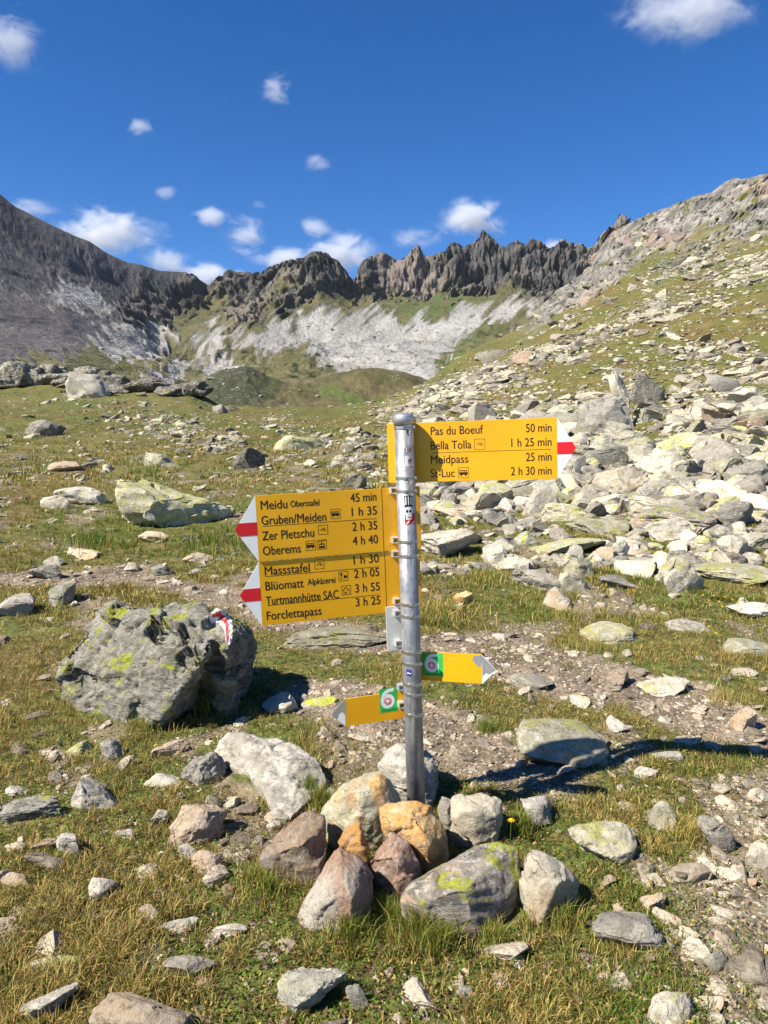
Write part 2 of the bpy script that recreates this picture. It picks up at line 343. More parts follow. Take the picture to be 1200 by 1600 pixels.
FAR = [
    curve([(-900, 700, 230), (1900, 700, 230)]),
    curve([(-900, 560, 380), (-300, 566, 390), (0, 560, 400), (100, 556, 420), (150, 566, 450), (250, 590, 500), (300, 606, 560), (420, 592, 600), (520, 588, 600), (600, 580, 600), (700, 578, 600), (800, 560, 600), (1000, 530, 600), (1900, 480, 600)]),
    curve([(-900, 460, 560), (-300, 520, 580), (0, 530, 620), (100, 536, 650), (150, 545, 680), (200, 556, 760), (250, 568, 850), (300, 566, 920), (350, 555, 950), (420, 548, 980), (500, 542, 990), (600, 540, 1000), (700, 530, 1000), (800, 512, 990), (900, 490, 980), (1000, 470, 970), (1900, 440, 800)]),
    curve([(-900, 330, 720), (-300, 440, 760), (0, 470, 820), (100, 484, 870), (200, 512, 970), (250, 528, 1040), (320, 512, 1090), (420, 492, 1080), (500, 492, 1090), (560, 490, 1110), (600, 484, 1120), (700, 480, 1120), (800, 470, 1115), (850, 465, 1105), (950, 450, 1080), (1900, 420, 850)]),
    curve([(-900, 180, 820), (-300, 270, 900), (0, 385, 980), (100, 425, 1040), (200, 462, 1130), (300, 478, 1215), (330, 480, 1235), (380, 465, 1235), (420, 455, 1190), (500, 436, 1180), (550, 462, 1225), (600, 458, 1232), (650, 462, 1232), (700, 452, 1232), (760, 448, 1232), (820, 452, 1230), (900, 440, 1215), (1000, 425, 1170), (1900, 380, 940)]),
    curve(SKYL)]
UF = np.unique(np.concatenate([np.linspace(-.62, .52, 1000), np.linspace(-2, -.62, 60), np.linspace(.52, 1.6, 60)]))
LF = np.linspace(math.log(232), math.log(1700), 560)
TF = table(FAR, UF, LF, [(1.015, -40, None), (1.06, -130, None), (1.3, 0, -40)])
YY = np.exp(LF)[None].repeat(len(UF), 0); XX = UF[:, None]*YY; ZZ = TF.copy()
px, py = project(xyz(XX, YY, ZZ)); skyy = np.interp(UF, curve(SKYL)[0], np.array([p_[1] for p_ in sorted(SKYL)]))
P = xyz(XX, YY, ZZ)
# land cover anchors in the photo: R rock, S pale scree, G grass, D dark slate slope with cloud shadow painted in
ANCH = {'D': [(0, 330), (0, 400), (50, 370), (100, 400), (50, 450), (20, 500), (100, 515), (150, 410), (200, 435), (60, 540), (130, 500), (160, 440), (130, 498), (160, 505), (185, 500), (60, 462), (75, 440), (90, 432), (120, 425), (-200, 300), (-200, 450), (100, 540), (20, 545), (180, 470), (250, 440)],
        'S': [(95, 458), (115, 455), (135, 470), (158, 480), (172, 536), (195, 525), (230, 535), (215, 555), (250, 520), (480, 503), (520, 495), (555, 498), (440, 512), (600, 515), (640, 530), (665, 510), (715, 500), (745, 492), (770, 490), (660, 560), (600, 550), (560, 535), (520, 560),
              (400, 528), (330, 590), (350, 570), (420, 535), (540, 570), (700, 520), (720, 490), (290, 575), (270, 590), (590, 500), (500, 520), (560, 560), (630, 550), (690, 540), (800, 480), (320, 545), (330, 520)],
        'G': [(300, 500), (330, 478), (280, 535), (310, 525), (350, 472), (300, 540), (420, 482), (455, 500), (400, 510), (505, 462), (480, 478), (360, 545), (640, 490), (655, 478), (680, 480), (700, 470), (560, 482), (752, 472), (620, 475), (440, 556), (468, 548), (455, 570), (705, 560), (760, 520),
              (730, 545), (160, 560), (250, 575), (200, 575), (120, 560), (380, 560), (300, 600), (540, 472), (800, 465), (780, 470), (400, 590), (500, 585), (820, 500), (60, 575), (680, 495), (430, 470), (520, 475), (450, 440), (345, 500), (385, 560), (300, 580), (330, 505)],
        'R': [(200, 480), (245, 470), (290, 462), (230, 500), (310, 450), (260, 485), (380, 440), (410, 440), (350, 440), (360, 492), (372, 478), (480, 420), (500, 410), (525, 425), (450, 425), (440, 470), (470, 455), (500, 445), (540, 440), (600, 420), (650, 420), (700, 420), (750, 400), (800, 420), (850, 420), (900, 410),
              (950, 390), (600, 450), (650, 450), (700, 445), (760, 440), (820, 440), (870, 445), (560, 450), (640, 440), (390, 490), (415, 465), (1000, 400)]}
wx = px+16*fbm(np.stack([px/26, py/26, 0*px], -1), 3, 61)+5*fbm(np.stack([px/7, py/7, 0*px], -1), 2, 63)
st_ = np.where(px < 280, px-py*.9, px+py*1.15)
wy = py+8*fbm(np.stack([px/24, py/30, 0*px+3], -1), 3, 62)+20*fbm(np.stack([st_/13, py/90, 0*px+7], -1), 4, 64, .6)
cov = np.stack([np.min([np.hypot(wx-a, (wy-b)*1.5) for a, b in ANCH[k]], 0) for k in 'RSGD'], -1)
wgt = np.exp(-(cov-cov.min(-1, keepdims=True))/4.); wgt /= wgt.sum(-1, keepdims=True)
rockw = np.maximum(wgt[..., 0], .55*wgt[..., 3])
wp = np.stack([fbm(P/90, 3, 171), fbm(P/90, 3, 172), fbm(P/90, 3, 173)], -1)*55
Q = P+wp
ribs = ridged(np.stack([Q[..., 0]/130+Q[..., 2]/220, Q[..., 1]/160, Q[..., 2]/240+7], -1), 4, 71, .5)
crag = ridged(np.stack([Q[..., 0]/34, Q[..., 1]/40, Q[..., 2]/95], -1), 5, 75, .6); strata = fbm(np.stack([Q[..., 0]/60, Q[..., 1]/60, (Q[..., 2]+.35*Q[..., 0])/9], -1), 3, 76)
fine_ = fbm(P/11, 3, 78)
nearsky = sstep(2, 34, py-skyy[:, None])
amp = wgt[..., 0]+.20*wgt[..., 3]
push = amp*(22*(ribs-.95)+11*(crag-1.1)+4*strata+3*fine_)
YY2 = YY - push - (wgt[..., 1]*2+wgt[..., 2]*6)*fbm(P/40, 4, 81)
XX2 = XX + amp*nearsky*6*fbm(P/26, 3, 85)
ZZ2 = ZZ + amp*nearsky*(7*(ribs-.95)+6*(crag-1.1)+2*strata+1.5*fine_) + amp*(1-nearsky)*(3.0*fbm(P/16, 3, 87)+2.0*fbm(P/6, 2, 88))
# gullies and humps in the grassy slopes
ZZ2 = ZZ2 + wgt[..., 2]*sstep(700, 950, YY)*(4.5*(ridged(np.stack([XX/90, YY/200, ZZ/120], -1), 2, 93)-.7)+1.2*fbm(P/22, 3, 94))
# gentle humps and moraine waves on the valley floor
hum = sstep(330, 450, YY)*(1-sstep(960, 1090, YY))*sstep(130, 260, px)
ZZ2 = ZZ2 + hum*(11*(ridged(P/150, 3, 91)-.9) + 5*(ridged(P/50, 3, 92)-.9) + 1.2*fbm(P/16, 3, 95))*(.75+.25*wgt[..., 2]+.1*wgt[..., 1])
mV = xyz(XX2, YY2, ZZ2).reshape(-1, 3)
mme = np_mesh('mountain_terrain', mV, [grid_faces(len(UF), len(LF))[:, ::-1]])
set_attr(mme, 'cover', wgt.reshape(-1, 4))
bright = sstep(560, 640, px)*0+np.clip(1-np.abs(px-690)/110, 0, 1)
set_attr(mme, 'lush', bright.ravel())
t = NT('cirque_cover'); ca = t.n('ShaderNodeAttribute', attribute_name='cover'); sp = t.n('ShaderNodeSeparateColor'); t.l(ca.outputs['Color'], sp.inputs[0])
rock = t.mix(t.ramp(t.noise(.02, 9, .7, None, .8), .38, .62), (.032, .032, .033), (.095, .089, .082))
rock = t.mix(t.ramp(t.noise(.007, 6, .6, seed=31), .5, .62), rock, (.165, .14, .115))
rock = t.mix(t.ramp(t.noise(.09, 6, .75, seed=11), .55, .68), rock, (.03, .03, .032))
scree = t.mix(t.ramp(t.noise(.012, 6, .6), .36, .64), (.235, .228, .212), (.345, .335, .31))
mp = t.n('ShaderNodeMapping'); mp.inputs['Scale'].default_value = (.05, .009, .009); mp.inputs['Rotation'].default_value = (0, 0, .5); t.l(t.pos(), mp.inputs[0]); fl = t.noise(1., 6, .7, mp.outputs[0])
scree = t.mix(t.math('MULTIPLY', t.ramp(fl, .40, .66), .7), scree, (.215, .20, .172))
scree = t.mix(t.math('MULTIPLY', t.ramp(t.noise(.16, 4, .7, seed=3), .5, .66), .55), scree, (.12, .118, .112))
scree = t.mix(t.math('MULTIPLY', t.ramp(t.noise(.012, 5, .6, seed=13), .55, .66), .3), scree, (.30, .25, .20))
grass = t.mix(t.ramp(t.noise(.03, 7, .7), .38, .62), (.058, .060, .019), (.112, .098, .040))
grass = t.mix(t.math('MULTIPLY', t.attr('lush'), t.ramp(t.noise(.05, 5, .6, seed=4), .4, .6)), grass, (.055, .095, .016))
grass = t.mix(t.ramp(t.noise(.35, 6, .8, seed=23), .58, .68), grass, (.20, .19, .165))
slate = t.mix(t.ramp(t.noise(.006, 8, .65, None, .5), .36, .64), (.043, .041, .045), (.086, .079, .079))  # dark rock, its colour lowered further to stand for cloud shadow
slate = t.mix(t.ramp(t.noise(.2, 5, .75, seed=6), .55, .7), slate, (.125, .117, .115))
c = t.mix(sp.outputs[1], t.mix(sp.outputs[2], rock, grass), scree)
c = t.mix(ca.outputs['Alpha'], slate, slate)
dw = t.math('SUBTRACT', 1., t.math('ADD', t.math('ADD', sp.outputs[0], sp.outputs[1]), sp.outputs[2]), True)
c0 = t.mix(sp.outputs[2], rock, grass); c0 = t.mix(sp.outputs[1], c0, scree); t.base(t.mix(dw, c0, slate))
t.normal(t.bump(t.noise(.12, 4, .6), .6, 1.6, t.bump(t.noise(.03, 5, .7), t.math('SUBTRACT', 1., t.math('MULTIPLY', dw, .7)), 10)))
mountain = link('mountain_terrain', mme, t.m); tag(mountain, kind='structure')

# the grassy knoll between the meadow and the cirque
KN = [(150, 720, 190), (250, 690, 190), (285, 640, 190), (310, 606, 192), (330, 588, 195), (350, 578, 198), (385, 572, 200), (400, 577, 203), (420, 588, 206), (450, 593, 212), (500, 591, 218), (540, 580, 220), (560, 574, 220), (600, 575, 220), (640, 582, 220), (660, 590, 222), (700, 602, 225), (800, 660, 230), (900, 720, 230)]
KF = [curve([(150, 900, 110), (900, 900, 110)]), curve([(150, 790, 140), (300, 740, 140), (400, 710, 145), (600, 700, 150), (900, 790, 150)]),
      curve([(150, 745, 175), (290, 680, 172), (330, 640, 175), (400, 632, 178), (450, 640, 180), (600, 632, 190), (660, 636, 190), (900, 750, 200)]), curve(KN)]
UK = np.linspace(curve(KN)[0][0], curve(KN)[0][-1], 360); LK = np.linspace(math.log(112), math.log(262), 200)
TK = table(KF, UK, LK, [(1.04, -1.5, None), (1.12, -14, None), (1.3, -40, None)])
Y_ = np.exp(LK)[None].repeat(len(UK), 0); X_ = UK[:, None]*Y_; Pk = xyz(X_, Y_, TK)
Z_ = TK+.8*fbm(Pk/12, 4, 101)+.35*fbm(Pk/2.5, 3, 103)
kpx, kpy = project(xyz(X_, Y_, Z_))
kme = np_mesh('hill', xyz(X_, Y_, Z_).reshape(-1, 3), [grid_faces(len(UK), len(LK))[:, ::-1]])
set_attr(kme, 'stony_shade', (sstep(30, -30, kpx-400+25*fbm(Pk/10, 3, 105))*.9).ravel() if False else ((1-sstep(380, 440, kpx+40*fbm(Pk/10, 3, 105)))*.9).ravel())
t = NT('knoll_turf')
g = t.mix(t.ramp(t.noise(.12, 7, .7), .36, .64), (.060, .062, .020), (.125, .098, .042))
g = t.mix(t.ramp(t.noise(.06, 4, .6, seed=4), .55, .66), g, (.075, .10, .02))
g = t.mix(t.math('MULTIPLY', t.ramp(t.noise(.07, 4, .6, seed=9), .52, .64), .7), g, (.15, .115, .075))
st = t.mix(t.ramp(t.noise(.7, 6, .8), .50, .62), (.036, .044, .018), (.10, .105, .075))  # stony left flank, coloured darker to paint in its shaded side
c = t.mix(t.attr('stony_shade'), g, st)
c = t.mix(t.ramp(t.noise(1.3, 5, .75, seed=2), .60, .68), c, (.27, .26, .23))
t.base(c); t.normal(t.bump(t.noise(1., 6, .75), .8, .5))
hill = link('hill', kme, t.m); tag(hill, kind='structure')
# ------------------------------------------------------------------ rock shapes
def ico(n):
    bm = bmesh.new(); bmesh.ops.create_icosphere(bm, subdivisions=n, radius=1)
    V = np.array([v.co[:] for v in bm.verts]); F = np.array([[v.index for v in f.verts] for f in bm.faces]); bm.free(); return V, F
ICO = {n: ico(n) for n in (1, 2, 3, 4, 5)}
def normals(V, F):
    n = np.cross(V[F[:, 1]]-V[F[:, 0]], V[F[:, 2]]-V[F[:, 0]]); N = np.zeros_like(V)
    for k in range(F.shape[1]): np.add.at(N, F[:, k], n)
    return N/np.maximum(np.linalg.norm(N, axis=1), 1e-9)[:, None]
def rock_shape(seed, sub, dims=(1, 1, 1), cuts=8, rough=.04, blocky=.0, layers=0.):
    """An angular stone in a unit box scaled to dims: a ball cut by random planes, chipped and roughened."""
    r = np.random.default_rng(seed); V, F = ICO[sub]; V = V.copy()
    if blocky: V = np.sign(V)*np.abs(V)**(1-blocky*.6); V /= np.abs(V).max()
    for _ in range(cuts):
        n = r.normal(size=3); n[2] *= .9; n /= np.linalg.norm(n); d = r.uniform(.26, .72)
        o = V@n-d; V -= np.maximum(o, 0)[:, None]*n*.97
    V -= (V.max(0)+V.min(0))/2; V /= (V.max(0)-V.min(0))
    V = chip(V, F, seed+5, 8+2*sub**2, .03, .6)
    N = normals(V, F); V = blocks(V, seed+3, 6+2*sub, .018, N); N = normals(V, F); q = V+seed*3.7
    D = rough*(.8*fbm(q*2.2, 2, seed % 50) + .35*(ridged(q*3.5, 3, 7+seed % 50)-.5)) + rough*.45*fbm(q*11, 4, 9) - rough*.5*sstep(.7, .95, ridged(q*2.6, 2, 3+seed % 31))
    if layers:
        ax = r.normal(size=3)*.4+np.array([0, 0, 1]); s = q@ax*9+1.3*noise(q*2, 3); D += layers*(np.abs((s % 1)-.5)*2-.5)*sstep(-.2, .4, noise(q*3, 5))
    V = V+N*D[:, None]; V -= (V.max(0)+V.min(0))/2; V /= (V.max(0)-V.min(0))
    return V*np.array(dims), F
def blocks(V, seed, n, amp, N, r_=None):
    """Fracture blocks: neighbouring cells of the surface stand a little proud of or behind each other."""
    r = np.random.default_rng(seed); ext = V.max(0)-V.min(0); S = V[r.integers(len(V), size=n)]; w_ = r.normal(size=3)*.3+1
    q = V+np.stack([fbm(V/ext.max()*5, 2, k+seed % 40) for k in range(3)], -1)*ext.max()*.05
    best = np.full(len(V), 1e9); off = np.zeros(len(V)); T = r.normal(size=(n, 3))*.5
    for k in range(n):
        d = np.linalg.norm((q-S[k])*w_, axis=1); m = d < best; best[m] = d[m]; off[m] = amp*(r.uniform(-1, .6)+((V[m]-S[k])@T[k])/ext.max()*2)
    return V+N*off[:, None]
def chip(V, F, seed, count, depth, spread=.5):
    """Breaks flat facets off a closed shape: random planes lying a little under the surface."""
    r = np.random.default_rng(seed); size = np.linalg.norm(V.max(0)-V.min(0)); N = normals(V, F)
    for _ in range(count):
        n = N[int(r.integers(len(V)))]+r.normal(size=3)*spread*.5; n /= np.linalg.norm(n); h = V@n; d = h.max()-size*depth*r.uniform(.1, 1)
        V = V-np.maximum(h-d, 0)[:, None]*n*.97
    return V
def place_rock(name, x, y, dims, yaw, tilt, mat, seed, sub, bury=.22, **kw):
    V, F = rock_shape(seed, sub, dims, **kw)
    Rm = np.array(Matrix.Rotation(yaw, 3, 'Z') @ Matrix.Rotation(tilt[0], 3, 'X') @ Matrix.Rotation(tilt[1], 3, 'Y'))
    V = V@Rm.T; h = V[:, 2].max()-V[:, 2].min(); V[:, 2] -= V[:, 2].min()+bury*h
    me = np_mesh(name, V, [F]); me.set_sharp_from_angle(angle=R(28)); o = link(name, me, mat); o.location = (x, y, float(ground_z(x, y, False)))
    return o
FOOT = []                                   # footprints (x, y, rx, ry) keep the grass from growing through stones
LAND = []                                   # named stones: (photo x, photo y, phrase) used to describe their neighbours

# ------------------------------------------------------------------ single stones read off the photo
# (x0, x1, y0, y1) box in the photo, material, flatness, tilt degrees, description
HAND = [
 (7, 103, 1240, 1292, 'green', .9, 0, 'domed grey stone with yellow lichen near the bottom of the meadow grass', ),
 (110, 187, 1212, 1276, 'grey', .35, -35, 'long grey stone lying slantwise in the grass below the big dark boulder'),
 (99, 145, 1154, 1181, 'lichen', .5, 0, 'small pale stone spotted with lichen under the big boulder'),
 (157, 192, 1155, 1190, 'grey', 1., 0, 'small round blue-grey stone in the grass under the big boulder'),
 (243, 291, 1156, 1188, 'tan', .8, 0, 'pitted pale pink stone in the grass under the big boulder'),
 (230, 290, 1204, 1231, 'pale', .4, 0, 'flat pale stone beside a cone-shaped one'),
 (288, 350, 1176, 1231, 'pale', 1., 8, 'pale cone-shaped stone at the end of the long pale ridge of rock'),
 (270, 355, 1248, 1322, 'tan', .6, 15, 'rough pitted brownish pale stone with a hollow in its middle'),
 (239, 263, 1268, 1290, 'pale', 1., 0, 'tiny whitish stone beside the pitted brownish one'),
 (348, 374, 1243, 1267, 'green', .9, 0, 'tiny grey-green stone above the pitted brownish one'),
 (82, 130, 1299, 1345, 'grey', .6, 20, 'small broken grey stone below the domed lichen stone'),
 (280, 312, 1316, 1345, 'pale', .7, 10, 'small pale stone above a light wedge of rock'),
 (304, 345, 1330, 1369, 'tan', .8, 25, 'light wedge-shaped stone pointing down the grass'),
 (134, 183, 1366, 1412, 'pale', 1.1, 0, 'round whitish stone standing alone in the grass'),
 (240, 304, 1433, 1464, 'grey', .25, 0, 'flat smooth grey stone level with the turf'),
 (333, 384, 1443, 1466, 'pale', .3, 0, 'thin pale flat stone half hidden in grass'),
 (54, 133, 1484, 1522, 'lichen', .3, 10, 'flat brownish slab with bright lichen blots'),
 (260, 338, 1494, 1529, 'pale', .35, -15, 'low pale stone with one yellow blot beside the flat grey one'),
 (30, 115, 1542, 1606, 'grey', .35, 0, 'grey slab cut off by the bottom edge of the picture'),
 (150, 300, 1558, 1640, 'tan', .7, 0, 'lumpy pinkish stone cut off by the bottom edge of the picture'),
 (436, 539, 1523, 1592, 'green', .9, 15, 'mottled grey stone with yellow-green lichen low in the grass'),
 (545, 577, 1538, 1584, 'green', .9, 40, 'small pointed stone beside the mottled lichen stone'),
 (713, 738, 1541, 1562, 'grey', .7, 0, 'tiny smooth grey stone in bare soil by the bottom edge'),
 (0, 50, 1364, 1388, 'tan', .4, 0, 'thin pale stone at the very edge of the grass'),
 (183, 213, 1289, 1311, 'pale', .5, -20, 'white splinter of stone in the grass'),
 (10, 40, 1227, 1246, 'pale', .7, 0, 'tiny pale stone above the domed lichen stone'),
 (810, 950, 1118, 1206, 'lichen', .3, 0, 'large flat-topped stone covered in yellow lichen beside the trail'),
 (815, 871, 1243, 1292, 'grey', .9, 0, 'shaded grey stone behind the pale standing slab'),
 (895, 995, 1279, 1356, 'lichen', .3, 0, 'flat brownish grey stone ringed with yellow lichen'),
 (928, 1034, 1430, 1498, 'grey', .7, 0, 'blocky grey stone with one bright lichen spot'),
 (1002, 1040, 1394, 1428, 'tan', .6, 20, 'rounded pink chip of stone on bare soil'),
 (1020, 1062, 1420, 1446, 'tan', .5, -10, 'flat pink chip of stone below the rounded one'),
 (1066, 1106, 1458, 1512, 'cream', .5, 40, 'pinkish white split stone on trodden soil'),
 (1098, 1136, 1478, 1520, 'pale', .4, 40, 'brown-white flake beside the split stone'),
 (1004, 1082, 1556, 1620, 'pale', .4, 30, 'white slab at the bottom edge beside the bare soil'),
 (1016, 1058, 1249, 1306, 'lichen', .5, 40, 'slanting pale slab with greenish lichen'),
 (1095, 1140, 1270, 1332, 'grey', .9, 25, 'upright grey stone leaning over the brown soil'),
 (1163, 1206, 1312, 1362, 'cream', .4, 40, 'pale broken pieces of stone at the edge of the bare soil'),
 (988, 1025, 1190, 1218, 'pale', .4, 20, 'small pale flat stone in the shadow of the signpost'),
 (1002, 1062, 1166, 1189, 'grey', .35, 10, 'long low stone half in the shadow of the signpost'),
 (1142, 1181, 1106, 1147, 'tan', .9, 0, 'tan stone standing beside the trail'),
 (948, 980, 1118, 1149, 'pale', .7, 25, 'small grey-white stone in grass beyond the flat-topped lichen stone'),
 (893, 920, 1087, 1108, 'pale', .8, 20, 'tiny white stone on the edge of the trail'),
 (928, 960, 1368, 1393, 'tan', .5, 0, 'small crumbly pale stone in the shadow of the standing slab'),
 (1164, 1182, 1368, 1385, 'tan', .5, 0, 'tiny pale chip on brown soil'),
 (443, 604, 968, 1018, 'lichen', .55, 0, 'long pale lichen-crusted boulder behind the lower arrow boards'),
 (183, 352, 746, 832, 'lichen', 1., 0, 'large pointed boulder standing in bright green grass'),
 (86, 162, 760, 792, 'pale', .6, 0, 'white boulder in the meadow beside the large pointed one'),
 (218, 290, 702, 730, 'lichen', .5, 0, 'broad low slab of rock in the meadow behind the large pointed boulder'),
 (78, 132, 718, 737, 'tan', .5, 0, 'low brownish rocks in the middle of the meadow'),
 (365, 412, 700, 736, 'dark', .9, 0, 'dark jagged rock in the meadow above the arrow boards'),
 (330, 354, 633, 648, 'dark', .8, 0, 'lone dark stone on the brown crest of the meadow'),
 (104, 168, 588, 626, 'grey', .8, 0, 'big blocky boulder at the head of the rock train in the meadow'),
 (40, 96, 657, 682, 'dark', .7, 0, 'dark cluster-like broken boulder in the meadow'),
 (48, 98, 879, 908, 'dark', .7, -15, 'dark angular stone on the far trail'),
 (68, 98, 870, 888, 'pale', .9, 0, 'white stone leaning on a dark one by the far trail'),
 (194, 221, 878, 894, 'pale', .7, 0, 'small pale stone on the near edge of the far trail'),
 (238, 272, 880, 902, 'green', .7, 10, 'grey-green stone on the near edge of the far trail'),
 (-10, 55, 926, 967, 'grey', .35, 10, 'stacked grey slab at the edge of the meadow beside the big boulder'),
 (148, 170, 946, 957, 'pale', .4, 0, 'little white chip behind the big boulder'),
 (408, 465, 1083, 1118, 'pale', .6, 30, 'whitish stone in the shadow of the big boulder'),
 (474, 524, 1088, 1108, 'green', .3, 0, 'flat greenish slab on the bare soil beside the lower marker'),
 (652, 752, 824, 876, 'pale', .6, 5, 'large pale rock with a black shadowed overhang right of the post'),
 (815, 873, 758, 811, 'pale', 1., 0, 'white boulder right under the upper arrow board'),
 (848, 924, 783, 818, 'lichen', .6, 0, 'rounded yellow lichen boulder beside the white one'),
 (890, 978, 806, 841, 'lichen', .5, 0, 'long greenish boulder beneath the layered dark slab'),
 (832, 945, 836, 872, 'lichen', .4, 5, 'low slab thickly crusted with yellow lichen'),
 (923, 1008, 730, 785, 'cream', .8, 0, 'big whitish boulder in the boulder field beside the arrow tip'),
 (968, 1120, 776, 840, 'layered', .55, 8, 'big layered grey slab lying across the boulder field'),
 (1011, 1081, 808, 848, 'pale', .6, 0, 'rounded light grey boulder under the layered slab'),
 (1114, 1180, 780, 828, 'grey', .7, 0, 'square grey boulder right of the layered slab'),
 (804, 875, 882, 925, 'pale', .4, 5, 'flat white-grey rock in the grass below the boulder field'),
 (965, 1029, 872, 906, 'pale', .5, 5, 'white rock with dark cracks below the boulder field'),
 (1021, 1088, 875, 916, 'lichen', .6, 15, 'leaning yellow lichen rock below the boulder field'),
 (1084, 1196, 880, 920, 'lichen', .45, 0, 'long cream slab with yellow lichen below the boulder field'),
 (1039, 1102, 960, 989, 'pale', .5, 0, 'smooth pale stone by the small yellow flowers'),
 (909, 987, 967, 1006, 'lichen', .2, 15, 'thin slanting slab level with the grass'),
 (1002, 1074, 1056, 1091, 'pale', .4, 10, 'flat white stone on the grassy edge of the trail'),
 (1126, 1206, 996, 1026, 'lichen', .45, 0, 'yellow lichen slab at the edge of the picture above the trail'),
 (797, 861, 1046, 1080, 'pale', .5, 0, 'crumbling pale stone right of the small arrow marker'),
 (946, 983, 1046, 1078, 'tan', .7, 10, 'peach-coloured stone in the middle of the trail'),
 (709, 738, 924, 948, 'orange', .9, 0, 'small orange stone in grass right of the post'),
 (1140, 1206, 938, 968, 'cream', .6, 0, 'white rounded rock at the edge of the picture below the long cream slab'),
 (950, 991, 584, 634, 'pale', 1.2, 0, 'tall pale boulder standing on the grassy slope'),
 (987, 1033, 586, 636, 'dark', 1.1, 0, 'cracked dark boulder leaning against a tall pale one'),
 (905, 990, 622, 682, 'grey', .8, 0, 'large grey boulder just above the upper arrow board'),
 (1138, 1206, 606, 634, 'pale', .5, 0, 'long smooth slab on the slope at the edge of the picture'),
 (1092, 1152, 586, 615, 'grey', .6, 0, 'blue-grey boulder on the upper slope'),
 (800, 836, 550, 570, 'brown', .6, 5, 'reddish brown boulder high in the rock train on the slope'),
 (745, 792, 546, 566, 'block', .5, 0, 'broad creamy slab in the rock train on the slope beside the reddish brown boulder'),
 (1020, 1100, 676, 706, 'lichen', .55, 0, 'broad pale boulder right of the white and red arrow tip'),
 (1080, 1150, 690, 735, 'pale', .7, 0, 'pale boulder at the upper edge of the boulder field'),
 (1130, 1206, 720, 765, 'pale', .8, 0, 'pale grey boulder at the edge of the boulder field'),
 (1000, 1060, 706, 742, 'pale', .7, 0, 'sunlit blocky boulder among darker ones in the boulder field'),
 (430, 505, 676, 705, 'lichen', .5, 0, 'broad lichen rock among the stones above the arrow boards'),
 (536, 572, 742, 766, 'lichen', .7, 0, 'rounded lichen stone just above the left arrow boards'),
]
sprng = np.random.default_rng(11)
for k, (x0, x1, y0, y1, mt, flat, tl, label) in enumerate(HAND):
    cx = (x0+x1)/2; G = hit(cx, y1-(y1-y0)*.06); dep = G[1]*CP+(EYE-G[2])*SP; e = math.atan2(EYE-G[2], G[1])
    wx = (x1-x0)/FPX*dep; hv = (y1-y0)/FPX*dep
    dy = min(wx*.9, max(.4*wx, hv*.75/max(math.sin(max(e, .12)), .2)*.8)) if e > .15 else wx*.75
    hz = max(.16*wx*flat, (hv-dy*math.sin(max(e, 0))*.80)/math.cos(e))
    y_c = G[1]+dy*.42; x_c = G[0]*y_c/G[1]; far = G[1] > 20
    big = (x1-x0)*(y1-y0) > 2500
    o = place_rock('boulder' if wx > .35 else 'stone', x_c, y_c, (wx*1.12, dy, hz*1.42), R(sprng.uniform(-12, 12)), (R(sprng.uniform(-6, 6)), -R(tl)*.5), M[mt], 1000+k*7, 5 if big else 4, .30 if flat > .55 else .42,
                   cuts=int(sprng.integers(6, 10)), rough=.04 if flat > .5 else .03, blocky=.5 if mt in ('layered', 'grey') else .15, layers=.035 if mt in ('layered', 'dark', 'green') else .012)
    tag(o, label, 'boulder' if wx > .35 else 'stone', 'single stones picked out along the trail and slope')
    FOOT.append((x_c, y_c, wx*.5, dy*.5)); LAND.append((cx, (y0+y1)/2, (x1-x0), label))

